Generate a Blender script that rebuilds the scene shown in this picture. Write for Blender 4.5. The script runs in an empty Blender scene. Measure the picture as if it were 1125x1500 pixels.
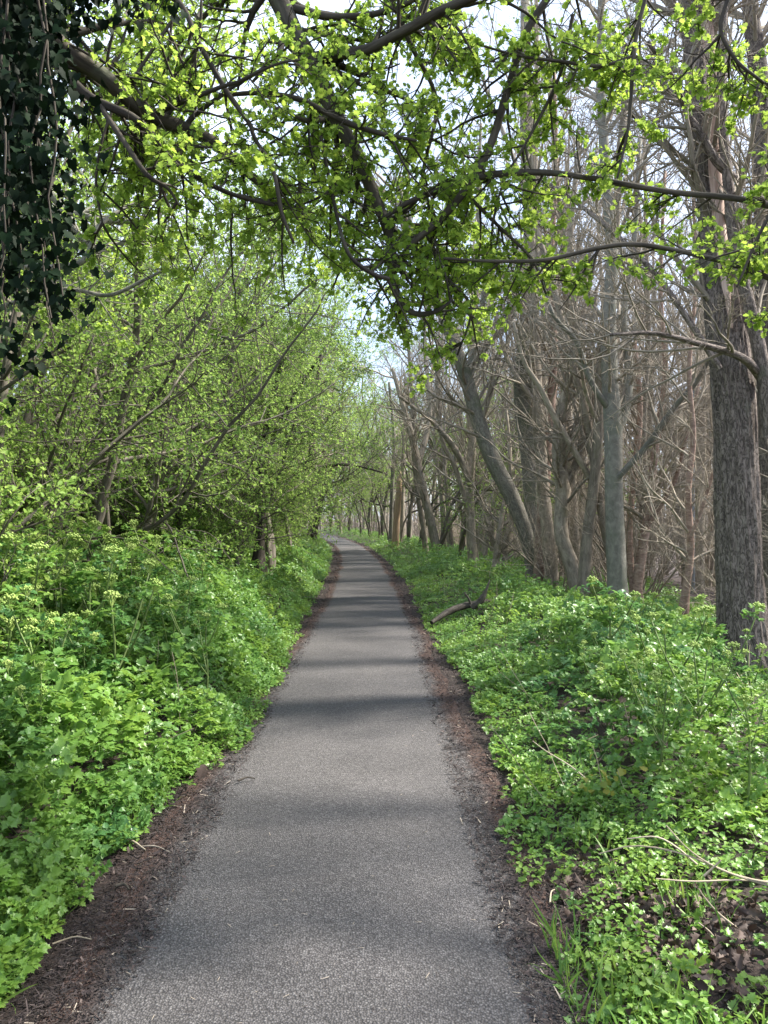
import bpy, math, random
import numpy as np
from mathutils import Vector, noise as mnoise

random.seed(11)
RNG = np.random.default_rng(11)
COL = bpy.context.scene.collection
F_PX = 1126.0
CAM_H = 1.55

# ------------------------------------------------------------------ helpers
def tag(o, label=None, cat=None, group=None, kind=None):
    if label: o['label'] = label
    if cat: o['category'] = cat
    if group: o['group'] = group
    if kind: o['kind'] = kind
    return o

def empty(name, loc, rz=0.0, sc=1.0):
    o = bpy.data.objects.new(name, None)
    o.location = loc; o.rotation_euler = (0, 0, rz); o.scale = (sc, sc, sc)
    o.empty_display_size = 0.1
    COL.objects.link(o)
    return o

class Geo:
    """collects triangles and quads with a per-vertex random value and a bark coordinate"""
    def __init__(s):
        s.V = []; s.T = []; s.Q = []; s.R = []; s.B = []; s.n = 0
    def add(s, V, T=None, Q=None, R=None, B=None):
        V = np.asarray(V, dtype=np.float64).reshape(-1, 3)
        s.V.append(V)
        if T is not None and len(T): s.T.append(np.asarray(T).reshape(-1, 3) + s.n)
        if Q is not None and len(Q): s.Q.append(np.asarray(Q).reshape(-1, 4) + s.n)
        s.R.append(np.zeros(len(V)) if R is None else np.asarray(R, dtype=np.float64).reshape(-1))
        s.B.append(V if B is None else np.asarray(B, dtype=np.float64).reshape(-1, 3))
        s.n += len(V)
    def mesh(s, name, smooth=True):
        me = bpy.data.meshes.new(name)
        if not s.V: return me
        V = np.concatenate(s.V)
        T = np.concatenate(s.T) if s.T else np.zeros((0, 3), int)
        Q = np.concatenate(s.Q) if s.Q else np.zeros((0, 4), int)
        me.vertices.add(len(V)); me.vertices.foreach_set('co', V.astype(np.float32).ravel())
        loops = np.concatenate([T.ravel(), Q.ravel()]).astype(np.int32)
        me.loops.add(len(loops)); me.loops.foreach_set('vertex_index', loops)
        nf = len(T) + len(Q)
        me.polygons.add(nf)
        starts = np.concatenate([np.arange(len(T)) * 3, len(T) * 3 + np.arange(len(Q)) * 4]).astype(np.int32)
        me.polygons.foreach_set('loop_start', starts)
        me.update(calc_edges=True)
        if smooth: me.polygons.foreach_set('use_smooth', np.ones(nf, dtype=bool))
        a = me.attributes.new('rnd', 'FLOAT', 'POINT'); a.data.foreach_set('value', np.concatenate(s.R).astype(np.float32))
        b = me.attributes.new('bark', 'FLOAT_VECTOR', 'POINT'); b.data.foreach_set('vector', np.concatenate(s.B).astype(np.float32).ravel())
        me.update()
        return me
    def build(s, name, mat, parent=None, smooth=True, loc=(0, 0, 0)):
        me = s.mesh(name, smooth); me.materials.append(mat)
        o = bpy.data.objects.new(name, me); o.location = loc
        COL.objects.link(o)
        if parent: o.parent = parent
        return o

def copy_tree(o, loc, rz, sc, label=None, group=None, tilt=(0, 0)):
    kids = [c for c in COL.objects if c.parent is o] if not hasattr(o, '_k') else None
    r = o.copy(); COL.objects.link(r)
    r.location = loc; r.rotation_euler = (tilt[0], tilt[1], rz)
    r.scale = sc if hasattr(sc, '__len__') else (sc, sc, sc)
    if label: r['label'] = label
    if group: r['group'] = group
    for c in KIDS[o.name]:
        d = c.copy(); COL.objects.link(d); d.parent = r
    return r
KIDS = {}

def norm(a): return a / np.maximum(np.linalg.norm(a, axis=-1, keepdims=True), 1e-9)

def tubes(geo, lines, sides_of, rough=0.0):
    """lines: list of (pts list, radii list). One tube each."""
    groups = {}
    for pts, rad in lines:
        s = sides_of(rad[0])
        groups.setdefault((len(pts), s), []).append((pts, rad))
    for (N, S), L in groups.items():
        P = np.array([[tuple(p) for p in l[0]] for l in L], dtype=np.float64)
        R = np.array([l[1] for l in L], dtype=np.float64)
        Bn = len(L)
        Tn = np.empty_like(P)
        Tn[:, 1:-1] = P[:, 2:] - P[:, :-2]; Tn[:, 0] = P[:, 1] - P[:, 0]; Tn[:, -1] = P[:, -1] - P[:, -2]
        Tn = norm(Tn)
        mean = np.abs(norm(P[:, -1] - P[:, 0]))
        ax = np.eye(3)[np.argmin(mean, axis=1)][:, None, :].repeat(N, 1)
        U = norm(np.cross(Tn, ax)); W = np.cross(Tn, U)
        th = np.arange(S) * 2 * math.pi / S
        c, s_ = np.cos(th), np.sin(th)
        rr = R[:, :, None]
        if rough: rr = rr * (1 + rough * RNG.standard_normal((Bn, N, S)))
        ring = P[:, :, None, :] + rr[..., None] * (U[:, :, None, :] * c[None, None, :, None] + W[:, :, None, :] * s_[None, None, :, None])
        seg = np.concatenate([np.zeros((Bn, 1)), np.cumsum(np.linalg.norm(P[:, 1:] - P[:, :-1], axis=2), axis=1)], axis=1)
        off = RNG.random((Bn, 1)) * 50
        bark = np.empty((Bn, N, S, 3))
        rb = np.maximum(R[:, :, None], 0.004)
        bark[..., 0] = rb * c; bark[..., 1] = rb * s_; bark[..., 2] = (seg + off)[:, :, None]
        base = (np.arange(Bn) * N * S)[:, None, None]
        i = np.arange(N - 1)[None, :, None] * S; j = np.arange(S)[None, None, :]; j2 = (j + 1) % S
        a = base + i + j; b = base + i + j2
        Q = np.stack([a, b, b + S, a + S], -1)
        rnd = np.repeat(RNG.random(Bn), N * S)
        geo.add(ring, Q=Q, R=rnd, B=bark)
        # close the far ends of thick limbs
        if R[0, -1] > 0.004:
            caps = P[:, -1] + Tn[:, -1] * R[:, -1:] * 0.6
            last = base[:, 0, 0][:, None] + (N - 1) * S + np.arange(S)[None]
            n0 = geo.n - Bn * N * S
            geo.add(caps, R=np.zeros(Bn), B=bark[:, -1, 0])
            ci = geo.n - Bn + np.arange(Bn)
            tri = np.stack([last + n0, np.roll(last, -1, 1) + n0, np.repeat(ci[:, None], S, 1)], -1).reshape(-1, 3)
            geo.T.append(tri)

def smooth_line(pts, n):
    """Catmull-Rom through pts (k,d) -> n samples"""
    p = np.array(pts, dtype=float)
    if len(p) == 2:
        t = np.linspace(0, 1, n)[:, None]; return p[0] * (1 - t) + p[1] * t
    q = np.vstack([2 * p[0] - p[1], p, 2 * p[-1] - p[-2]])
    out = []
    for u in np.linspace(0, len(p) - 1 - 1e-6, n):
        i = int(u); t = u - i
        a, b, c, d = q[i], q[i + 1], q[i + 2], q[i + 3]
        out.append(0.5 * ((2 * b) + (-a + c) * t + (2 * a - 5 * b + 4 * c - d) * t * t + (-a + 3 * b - 3 * c + d) * t ** 3))
    return np.array(out)

def px(x, y, d):
    """the point d metres ahead that stands at pixel (x, y) of the 1125x1500 photograph"""
    return np.array([(x - 562.5) * d / F_PX, d, CAM_H - (y - 755) * d / F_PX])

_cy = [-30, 0, 5, 12, 18.4, 26.8, 38.8, 50, 58, 80, 120, 200]
_cx = [-.1, -.17, -.24, -.30, -.47, -.82, -1.75, -3.2, -4.5, -9.0, -20, -45]
_yy = np.linspace(-30, 200, 461)
_xx = np.interp(_yy, _cy, _cx)
_k = np.ones(13) / 13
_xx = np.convolve(np.pad(_xx, 6, mode='edge'), _k, 'valid')
def pathx(y): return np.interp(y, _yy, _xx)

def ground_z(x, y):
    dx = np.asarray(x) - pathx(y)
    r = np.clip(dx - 4.2, 0, 14) * -0.11
    b = 0.05 * np.clip((np.abs(dx) - 0.95) / 0.6, 0, 1)
    return r + b

def rvec():
    while True:
        v = Vector((random.uniform(-1, 1), random.uniform(-1, 1), random.uniform(-1, 1)))
        if 0.01 < v.length < 1: return v.normalized()

def grow(out, p, d, L, r, lev, spec):
    """one limb and, recursively, its side shoots. spec[lev] = dict(seg, wander, up, kids, t0, ang, ratio, taper, rr)"""
    s = spec[lev]
    n = max(3, int(L / s['seg']) + 1)
    st = L / n
    p = Vector(p); d = Vector(d).normalized()
    pts = [p.copy()]; rad = [r]; dirs = [d.copy()]
    for i in range(n):
        d = (d + rvec() * s['wander'] + Vector((0, 0, s['up']))).normalized()
        p = p + d * st
        pts.append(p.copy()); dirs.append(d.copy())
        rad.append(r * (1 - s['taper'] * (i + 1) / n))
    out.setdefault(lev, []).append((pts, rad))
    if lev + 1 < len(spec):
        k = s['kids'] * random.uniform(0.8, 1.2)
        k = int(k) + (random.random() < k % 1)
        for _ in range(k):
            t = s['t0'] + (1 - s['t0']) * random.random()
            u = t * n; i = min(n - 1, int(u)); f = u - i
            q = pts[i].lerp(pts[i + 1], f); dd = dirs[i]
            side = rvec(); side = (side - dd * side.dot(dd)).normalized()
            a = math.radians(s['ang'] * random.uniform(0.7, 1.3))
            nd = dd * math.cos(a) + side * math.sin(a)
            rl = rad[i] * (1 - f) + rad[i + 1] * f
            grow(out, q, nd, L * s['ratio'] * random.uniform(0.6, 1.15) * (1.15 - 0.6 * t), max(rl * s['rr'], spec[lev + 1].get('rmin', .002)), lev + 1, spec)

def sides(r):
    return 14 if r > .08 else 10 if r > .035 else 6 if r > .012 else 4 if r > .005 else 3

# ---- leaf shapes (x across, y along, z up), all length 1
def fan(half, mid, fold=.25, curl=-.18):
    h = [(0, 0)] + half + [(0, 1)]
    vs = [(0, mid)] + h + [(-x, y) for x, y in half]
    n = len(h)
    idx_r = list(range(1, n + 1))
    idx_l = [1] + list(range(n + 1, n + 1 + len(half))) + [n]
    T = [(0, idx_r[i], idx_r[i + 1]) for i in range(n - 1)] + [(0, idx_l[i + 1], idx_l[i]) for i in range(n - 1)]
    V = np.array([(x, y, abs(x) * fold + curl * y * y) for x, y in vs])
    return V, np.array(T)
LOBED = fan([(.10, .14), (.42, .28), (.26, .42), (.50, .62), (.24, .70), (.27, .90)], .5)
OVATE = fan([(.30, .10), (.44, .38), (.26, .47), (.34, .68), (.13, .76)], .45, fold=.35)
IVY = fan([(.24, -.14), (.46, .04), (.38, .26), (.42, .44), (.20, .62)], .3, fold=.15, curl=-.15)
HEX = (np.array([(0, 0, 0), (.32, .35, .09), (.28, .72, .02), (0, 1, -.15), (-.28, .72, .02), (-.32, .35, .09)]), np.array([(0, 1, 2), (0, 2, 3), (0, 3, 4), (0, 4, 5)]))
DIA = (np.array([(0, 0, 0), (.36, .5, .07), (0, 1, -.08), (-.36, .5, .07)]), np.array([(0, 1, 2), (0, 2, 3)]))

def compound(leaflet, seed, full=True):
    """a thrice-divided leaf on its stalk, about length 1"""
    rg = np.random.default_rng(seed)
    V, T = [], []; n = 0
    def put(o, ang, sz, pitch):
        nonlocal n
        c, s = math.cos(ang), math.sin(ang)
        v = leaflet[0] * sz
        cp, sp = math.cos(pitch), math.sin(pitch)
        v = np.stack([v[:, 0], v[:, 1] * cp - v[:, 2] * sp, v[:, 1] * sp + v[:, 2] * cp], 1)
        v = np.stack([v[:, 0] * c + v[:, 1] * s, -v[:, 0] * s + v[:, 1] * c, v[:, 2]], 1) + o
        V.append(v); T.append(leaflet[1] + n); n += len(v)
    def stalk(a, b, w):
        nonlocal n
        a, b = np.array(a), np.array(b)
        u = norm(np.cross(b - a, (0, 0, 1.0))) * w
        V.append(np.array([a - u, a + u, b + u * .6, b - u * .6, a + (0, 0, -w), b + (0, 0, -w)])); 
        T.append(np.array([(0, 1, 2), (0, 2, 3), (1, 4, 5), (1, 5, 2), (0, 3, 5), (0, 5, 4)]) + n); n += 6
    for k, (ang, ln) in enumerate([(0, .38), (1.05, .30), (-1.05, .30)]):
        o0 = np.array((0, .42, 0.0))
        a = ang + rg.normal() * .15
        o = o0 + np.array((math.sin(a) * ln * .8, math.cos(a) * ln * .8, rg.normal() * .04))
        stalk(o0, o, .008)
        for da, f in ((0, 1.0), (1.1, .85), (-1.1, .85)) if full else ((.5, 1.0), (-.5, 1.0)):
            put(o, a + da + rg.normal() * .15, .27 * f * rg.uniform(.85, 1.35), rg.normal() * .38)
    stalk((0, 0, -.06), (0, .42, 0), .011)
    return np.concatenate(V), np.concatenate(T)
COMP = [compound(OVATE, i) for i in range(4)]
COMP_MID = [compound(HEX, i + 9) for i in range(3)]
COMP_FAR = [compound(DIA, i + 19, False) for i in range(2)]

def place(geo, tpl, pos, axis, up, size, rnd):
    """n copies of a leaf shape: its length along axis, its face to up"""
    pos = np.asarray(pos, float); n = len(pos)
    if n == 0: return
    y = norm(np.asarray(axis, float)); z = np.asarray(up, float); z = norm(z - (z * y).sum(1, keepdims=True) * y); x = np.cross(y, z)
    V, T = tpl
    s = np.asarray(size, float).reshape(-1, 1, 1)
    W = (V[None, :, 0:1] * x[:, None] + V[None, :, 1:2] * y[:, None] + V[None, :, 2:3] * z[:, None]) * s + pos[:, None]
    TT = T[None] + (np.arange(n) * len(V))[:, None, None]
    geo.add(W, T=TT, R=np.repeat(rnd, len(V)), B=np.tile(V, (n, 1)))

def tufts(geo, tpl, lines, spacing, per, size, tip=True, spread=1.0, hue=(0, 1), upb=.4, p=1.0):
    """tufts of leaves along twigs"""
    C, D = [], []
    for pts, rad in lines:
        if random.random() > p: continue
        L = sum((pts[i + 1] - pts[i]).length for i in range(len(pts) - 1))
        k = max(1, int(L / spacing + random.random()))
        for j in range(k):
            u = (j + random.random()) / k * (len(pts) - 1)
            i = min(len(pts) - 2, int(u)); q = pts[i].lerp(pts[i + 1], u - i)
            C.append(tuple(q)); D.append(tuple((pts[i + 1] - pts[i]).normalized()))
        if tip: C.append(tuple(pts[-1])); D.append(tuple((pts[-1] - pts[-2]).normalized()))
    if not C: return
    C = np.array(C); D = np.array(D); n = len(C)
    clump = RNG.random(n)
    for _ in range(per):
        keep = RNG.random(n) < .85
        m = keep.sum()
        ax = D[keep] * .5 + RNG.normal(size=(m, 3)) * spread + np.array((0, 0, .15))
        up = RNG.normal(size=(m, 3)) * .45 + np.array((0, 0, upb + .4))
        sz = size * RNG.uniform(.35, 1.35, m)
        r = np.clip(hue[0] + (hue[1] - hue[0]) * (.5 * clump[keep] + .5 * RNG.random(m)), 0, 1)
        place(geo, tpl, C[keep] + RNG.normal(size=(m, 3)) * size * .15, ax, up, sz, r)

# ------------------------------------------------------------------ materials
def mat_new(name):
    m = bpy.data.materials.new(name); m.use_nodes = True
    nt = m.node_tree; nt.nodes.clear()
    return m, nt, nt.nodes, nt.links
def N(nt, t, **k):
    n = nt.nodes.new(t)
    for a, b in k.items():
        if a.startswith('i_'):
            key = a[2:]
            n.inputs[int(key) if key.isdigit() else key.replace('_', ' ')].default_value = b
        else: setattr(n, a, b)
    return n
def ramp(nt, fac, stops, interp='LINEAR'):
    r = nt.nodes.new('ShaderNodeValToRGB'); r.color_ramp.interpolation = interp
    e = r.color_ramp.elements
    while len(e) > 1: e.remove(e[0])
    e[0].position = stops[0][0]; e[0].color = (*stops[0][1], 1)
    for p, c in stops[1:]:
        x = e.new(p); x.color = (*c, 1)
    if fac is not None: nt.links.new(fac, r.inputs[0])
    return r.outputs[0]
def g3(v): return (v, v, v)
def mixc(nt, fac, a, b, blend='MIX'):
    m = nt.nodes.new('ShaderNodeMix'); m.data_type = 'RGBA'; m.blend_type = blend
    for sock, v in ((m.inputs[0], fac), (m.inputs[6], a), (m.inputs[7], b)):
        if hasattr(v, 'is_linked') or hasattr(v, 'links'): nt.links.new(v, sock)
        else: sock.default_value = v if not isinstance(v, tuple) or len(v) == 4 else (*v, 1)
    return m.outputs[2]

def leaf_mat(name, stops, rough=.45, trans=.35, tcol=1.6, spec=.4, patch=0.0):
    m, nt, ns, lk = mat_new(name)
    at = N(nt, 'ShaderNodeAttribute', attribute_name='rnd')
    oi = N(nt, 'ShaderNodeObjectInfo')
    ad = N(nt, 'ShaderNodeMath', operation='MULTIPLY_ADD'); lk.new(oi.outputs['Random'], ad.inputs[0]); ad.inputs[1].default_value = .22
    sub = N(nt, 'ShaderNodeMath', operation='MULTIPLY_ADD'); lk.new(at.outputs['Fac'], sub.inputs[0]); sub.inputs[1].default_value = 1 - .22 - patch; sub.inputs[2].default_value = 0
    lk.new(sub.outputs[0], ad.inputs[2])
    fac = ad.outputs[0]
    if patch:
        geo_ = N(nt, 'ShaderNodeNewGeometry')
        nz = N(nt, 'ShaderNodeTexNoise', i_Scale=1.3, i_Detail=2.0); lk.new(geo_.outputs['Position'], nz.inputs['Vector'])
        mr = N(nt, 'ShaderNodeMapRange'); lk.new(nz.outputs['Fac'], mr.inputs[0]); mr.inputs[1].default_value = .3; mr.inputs[2].default_value = .7; mr.inputs[4].default_value = patch
        a2 = N(nt, 'ShaderNodeMath', operation='ADD'); lk.new(fac, a2.inputs[0]); lk.new(mr.outputs[0], a2.inputs[1]); fac = a2.outputs[0]
    col = ramp(nt, fac, stops)
    pb = N(nt, 'ShaderNodeBsdfPrincipled'); lk.new(col, pb.inputs['Base Color'])
    pb.inputs['Roughness'].default_value = rough; pb.inputs['Specular IOR Level'].default_value = spec
    tr = N(nt, 'ShaderNodeBsdfTranslucent')
    hs = N(nt, 'ShaderNodeHueSaturation'); hs.inputs['Hue'].default_value = .485; hs.inputs['Saturation'].default_value = .98; hs.inputs['Value'].default_value = tcol; lk.new(col, hs.inputs['Color'])
    lk.new(hs.outputs[0], tr.inputs['Color'])
    mx = N(nt, 'ShaderNodeMixShader'); mx.inputs[0].default_value = trans
    lk.new(pb.outputs[0], mx.inputs[1]); lk.new(tr.outputs[0], mx.inputs[2])
    o = N(nt, 'ShaderNodeOutputMaterial'); lk.new(mx.outputs[0], o.inputs[0])
    return m

def bark_mat(name, dark, light, moss=None, mossamt=.0, scale=(28, 28, 5), bump=.5, crack=0.0, rough=.85):
    m, nt, ns, lk = mat_new(name)
    at = N(nt, 'ShaderNodeAttribute', attribute_name='bark')
    mp = N(nt, 'ShaderNodeMapping'); lk.new(at.outputs['Vector'], mp.inputs[0]); mp.inputs['Scale'].default_value = scale
    nz = N(nt, 'ShaderNodeTexNoise', i_Scale=1.0, i_Detail=6.0, i_Roughness=.65, i_Distortion=.4); lk.new(mp.outputs[0], nz.inputs['Vector'])
    col = ramp(nt, nz.outputs['Fac'], [(.3, dark), (.5, tuple((a + b) / 2 for a, b in zip(dark, light))), (.68, light)])
    hgt = nz.outputs['Fac']
    if crack:
        mp2 = N(nt, 'ShaderNodeMapping'); lk.new(at.outputs['Vector'], mp2.inputs[0]); mp2.inputs['Scale'].default_value = (scale[0] * .9, scale[1] * .9, scale[2] * 1.1)
        n3 = N(nt, 'ShaderNodeTexNoise', i_Scale=1.0, i_Detail=3.0, i_Roughness=.6, i_Distortion=1.1); lk.new(mp2.outputs[0], n3.inputs['Vector'])
        sb = N(nt, 'ShaderNodeMath', operation='SUBTRACT'); lk.new(n3.outputs['Fac'], sb.inputs[0]); sb.inputs[1].default_value = .5
        ab = N(nt, 'ShaderNodeMath', operation='ABSOLUTE'); lk.new(sb.outputs[0], ab.inputs[0])
        ck = ramp(nt, ab.outputs[0], [(0, g3(1 - crack)), (.055, g3(1))])
        col = mixc(nt, 1.0, col, ck, 'MULTIPLY')
        hm = N(nt, 'ShaderNodeMath', operation='MULTIPLY_ADD'); lk.new(nz.outputs['Fac'], hm.inputs[0]); hm.inputs[1].default_value = .5; lk.new(ck, hm.inputs[2]); hgt = hm.outputs[0]
    r = N(nt, 'ShaderNodeAttribute', attribute_name='rnd')
    oi = N(nt, 'ShaderNodeObjectInfo')
    vm = N(nt, 'ShaderNodeMath', operation='ADD'); lk.new(r.outputs['Fac'], vm.inputs[0]); lk.new(oi.outputs['Random'], vm.inputs[1])
    mr = N(nt, 'ShaderNodeMapRange'); lk.new(vm.outputs[0], mr.inputs[0]); mr.inputs[2].default_value = 2; mr.inputs[3].default_value = .72; mr.inputs[4].default_value = 1.35
    hs = N(nt, 'ShaderNodeHueSaturation'); lk.new(col, hs.inputs['Color']); lk.new(mr.outputs[0], hs.inputs['Value']); col = hs.outputs[0]
    if moss:
        n2 = N(nt, 'ShaderNodeTexNoise', i_Scale=2.2, i_Detail=5.0, i_Roughness=.7); lk.new(at.outputs['Vector'], n2.inputs['Vector'])
        f = ramp(nt, n2.outputs['Fac'], [(.62 - mossamt * .35, g3(0)), (.74 - mossamt * .2, g3(.85))])
        col = mixc(nt, f, col, moss)
    pb = N(nt, 'ShaderNodeBsdfPrincipled'); lk.new(col, pb.inputs['Base Color']); pb.inputs['Roughness'].default_value = rough; pb.inputs['Specular IOR Level'].default_value = .25
    bp = N(nt, 'ShaderNodeBump'); bp.inputs['Strength'].default_value = bump; bp.inputs['Distance'].default_value = .01
    lk.new(hgt, bp.inputs['Height']); lk.new(bp.outputs[0], pb.inputs['Normal'])
    o = N(nt, 'ShaderNodeOutputMaterial'); lk.new(pb.outputs[0], o.inputs[0])
    return m

M = {}
M['haw_near'] = leaf_mat('hawthorn leaf near', [(0, (.09, .155, .045)), (.45, (.185, .30, .045)), (.8, (.275, .40, .055)), (1, (.38, .49, .11))], rough=.55, trans=.6, tcol=1.6, spec=.3)
M['haw_far'] = leaf_mat('hawthorn leaf', [(0, (.085, .165, .045)), (.4, (.18, .30, .065)), (.75, (.27, .405, .09)), (1, (.38, .49, .15))], rough=.6, trans=.45, tcol=1.6, spec=.2)
M['herb'] = leaf_mat('herb leaf', [(0, (.036, .115, .042)), (.3, (.085, .205, .058)), (.6, (.165, .300, .050)), (.85, (.28, .41, .065)), (1, (.38, .42, .12))], rough=.40, trans=.36, spec=.5, patch=.30)
M['low'] = leaf_mat('ground cover leaf', [(0, (.055, .13, .03)), (.5, (.12, .24, .04)), (.9, (.23, .34, .06)), (1, (.36, .36, .09))], rough=.5, trans=.3, spec=.4, patch=.2)
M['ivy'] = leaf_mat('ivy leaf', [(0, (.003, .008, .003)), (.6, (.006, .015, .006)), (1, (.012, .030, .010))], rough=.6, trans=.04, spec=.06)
M['yellow'] = leaf_mat('yellowing leaf', [(0, (.16, .22, .04)), (1, (.36, .33, .06))], rough=.5, trans=.35)
M['umbel'] = leaf_mat('umbel', [(0, (.19, .31, .06)), (.6, (.33, .44, .11)), (1, (.50, .55, .22))], rough=.7, trans=.15)
M['stem'] = bark_mat('green stem', (.07, .10, .03), (.17, .24, .07), scale=(60, 60, 6), bump=.2, rough=.5)
M['bark_limb'] = bark_mat('greyish hawthorn bark', (.06, .05, .04), (.20, .175, .14), moss=(.13, .16, .08), mossamt=.25)
M['bark_haw'] = bark_mat('hawthorn bark', (.022, .018, .014), (.10, .085, .065), moss=(.10, .12, .07), mossamt=.1)
M['bark_grey'] = bark_mat('grey bark', (.13, .12, .10), (.31, .29, .24), moss=(.13, .15, .09), mossamt=.35, scale=(30, 30, 11), bump=.6, crack=.45)
M['bark_green'] = bark_mat('smooth green grey bark', (.12, .115, .098), (.25, .24, .205), moss=(.15, .165, .12), mossamt=.35, scale=(14, 14, 10), bump=.25)
M['bark_log'] = bark_mat('weathered dead bark', (.035, .029, .024), (.15, .13, .105), scale=(30, 30, 9), bump=.6, crack=.3)
M['bark_twig'] = bark_mat('bare twig bark', (.155, .130, .102), (.42, .365, .29), moss=(.17, .17, .10), mossamt=.2, scale=(20, 20, 6), bump=.3)
M['bark_big'] = bark_mat('furrowed bark', (.13, .105, .09), (.33, .275, .24), moss=(.16, .16, .12), mossamt=.12, scale=(42, 42, 11), bump=1.0, crack=.6)
M['bark_birch'] = bark_mat('flaking pinkish bark', (.16, .10, .075), (.42, .31, .25), scale=(9, 9, 26), bump=.6)
M['bare_wood'] = bark_mat('peeled wood', (.30, .19, .15), (.60, .47, .39), scale=(40, 40, 2.2), bump=.6)
M['pole'] = bark_mat('pale orange timber', (.30, .20, .12), (.50, .37, .24), scale=(30, 30, 2), bump=.3)
M['straw'] = bark_mat('dry straw', (.22, .18, .12), (.46, .39, .29), scale=(60, 60, 3), bump=.2)
M['dead_leaf'] = leaf_mat('dead leaf', [(0, (.035, .022, .016)), (.5, (.085, .055, .042)), (1, (.20, .15, .115))], rough=.7, trans=.08, tcol=1.1)

def litter_mat():
    m, nt, ns, lk = mat_new('bark mulch chips')
    at = N(nt, 'ShaderNodeAttribute', attribute_name='rnd')
    col = ramp(nt, at.outputs['Fac'], [(0, (.014, .009, .008)), (.45, (.032, .022, .019)), (.8, (.062, .044, .039)), (.93, (.12, .085, .072)), (1, (.36, .30, .23))])
    pb = N(nt, 'ShaderNodeBsdfPrincipled'); lk.new(col, pb.inputs['Base Color']); pb.inputs['Roughness'].default_value = .8
    o = N(nt, 'ShaderNodeOutputMaterial'); lk.new(pb.outputs[0], o.inputs[0]); return m
M['litter'] = litter_mat()

def ground_mat():
    m, nt, ns, lk = mat_new('dark reddish soil')
    tc = N(nt, 'ShaderNodeNewGeometry')
    n1 = N(nt, 'ShaderNodeTexNoise', i_Scale=60.0, i_Detail=8.0, i_Roughness=.75); lk.new(tc.outputs['Position'], n1.inputs['Vector'])
    n2 = N(nt, 'ShaderNodeTexNoise', i_Scale=1.6, i_Detail=4.0); lk.new(tc.outputs['Position'], n2.inputs['Vector'])
    c1 = ramp(nt, n1.outputs['Fac'], [(.3, (.014, .010, .008)), (.5, (.046, .030, .025)), (.72, (.11, .075, .062))])
    c2 = ramp(nt, n1.outputs['Fac'], [(.3, (.012, .009, .007)), (.5, (.038, .026, .021)), (.75, (.09, .065, .05))])
    f = ramp(nt, n2.outputs['Fac'], [(.42, g3(0)), (.6, g3(1))])
    col = mixc(nt, f, c1, c2)
    pb = N(nt, 'ShaderNodeBsdfPrincipled'); lk.new(col, pb.inputs['Base Color']); pb.inputs['Roughness'].default_value = .9
    bp = N(nt, 'ShaderNodeBump'); bp.inputs['Strength'].default_value = 1; bp.inputs['Distance'].default_value = .02
    lk.new(n1.outputs['Fac'], bp.inputs['Height']); lk.new(bp.outputs[0], pb.inputs['Normal'])
    o = N(nt, 'ShaderNodeOutputMaterial'); lk.new(pb.outputs[0], o.inputs[0]); return m
M['ground'] = ground_mat()

def asphalt_mat():
    m, nt, ns, lk = mat_new('worn asphalt')
    tc = N(nt, 'ShaderNodeNewGeometry')
    v = N(nt, 'ShaderNodeTexVoronoi', i_Scale=125.0); lk.new(tc.outputs['Position'], v.inputs['Vector'])
    n0 = N(nt, 'ShaderNodeTexNoise', i_Scale=90.0, i_Detail=4.0, i_Roughness=.7); lk.new(tc.outputs['Position'], n0.inputs['Vector'])
    vs = N(nt, 'ShaderNodeSeparateColor'); lk.new(v.outputs['Color'], vs.inputs[0])
    grain = ramp(nt, vs.outputs[0], [(0, (.088, .081, .079)), (.5, (.124, .115, .112)), (.85, (.154, .143, .139)), (1, (.21, .197, .19))])
    gap = ramp(nt, v.outputs['Distance'], [(.35, g3(1)), (.65, g3(.5))])
    col = mixc(nt, 1.0, grain, gap, 'MULTIPLY')
    n1 = N(nt, 'ShaderNodeTexNoise', i_Scale=.9, i_Detail=5.0, i_Roughness=.6); lk.new(tc.outputs['Position'], n1.inputs['Vector'])
    blot = ramp(nt, n1.outputs['Fac'], [(.3, g3(.82)), (.7, g3(1.14))])
    col = mixc(nt, 1.0, col, blot, 'MULTIPLY')
    # soil and needles worked into the margin
    at = N(nt, 'ShaderNodeAttribute', attribute_name='rnd')
    n2 = N(nt, 'ShaderNodeTexNoise', i_Scale=4.5, i_Detail=9.0, i_Roughness=.82); lk.new(tc.outputs['Position'], n2.inputs['Vector'])
    mm = N(nt, 'ShaderNodeMath', operation='MULTIPLY_ADD'); lk.new(n2.outputs['Fac'], mm.inputs[0]); mm.inputs[1].default_value = .62; lk.new(at.outputs['Fac'], mm.inputs[2])
    f = ramp(nt, mm.outputs[0], [(.50, g3(1)), (.68, g3(0))])
    soil = ramp(nt, n0.outputs['Fac'], [(.3, (.025, .015, .012)), (.5, (.075, .045, .036)), (.75, (.14, .09, .07))])
    col = mixc(nt, f, col, soil)
    pb = N(nt, 'ShaderNodeBsdfPrincipled'); lk.new(col, pb.inputs['Base Color']); pb.inputs['Roughness'].default_value = .78; pb.inputs['Specular IOR Level'].default_value = .3
    bp = N(nt, 'ShaderNodeBump'); bp.inputs['Strength'].default_value = .9; bp.inputs['Distance'].default_value = .006; bp.invert = True
    lk.new(v.outputs['Distance'], bp.inputs['Height'])
    lk.new(bp.outputs[0], pb.inputs['Normal'])
    o = N(nt, 'ShaderNodeOutputMaterial'); lk.new(pb.outputs[0], o.inputs[0]); return m
M['asphalt'] = asphalt_mat()

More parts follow.
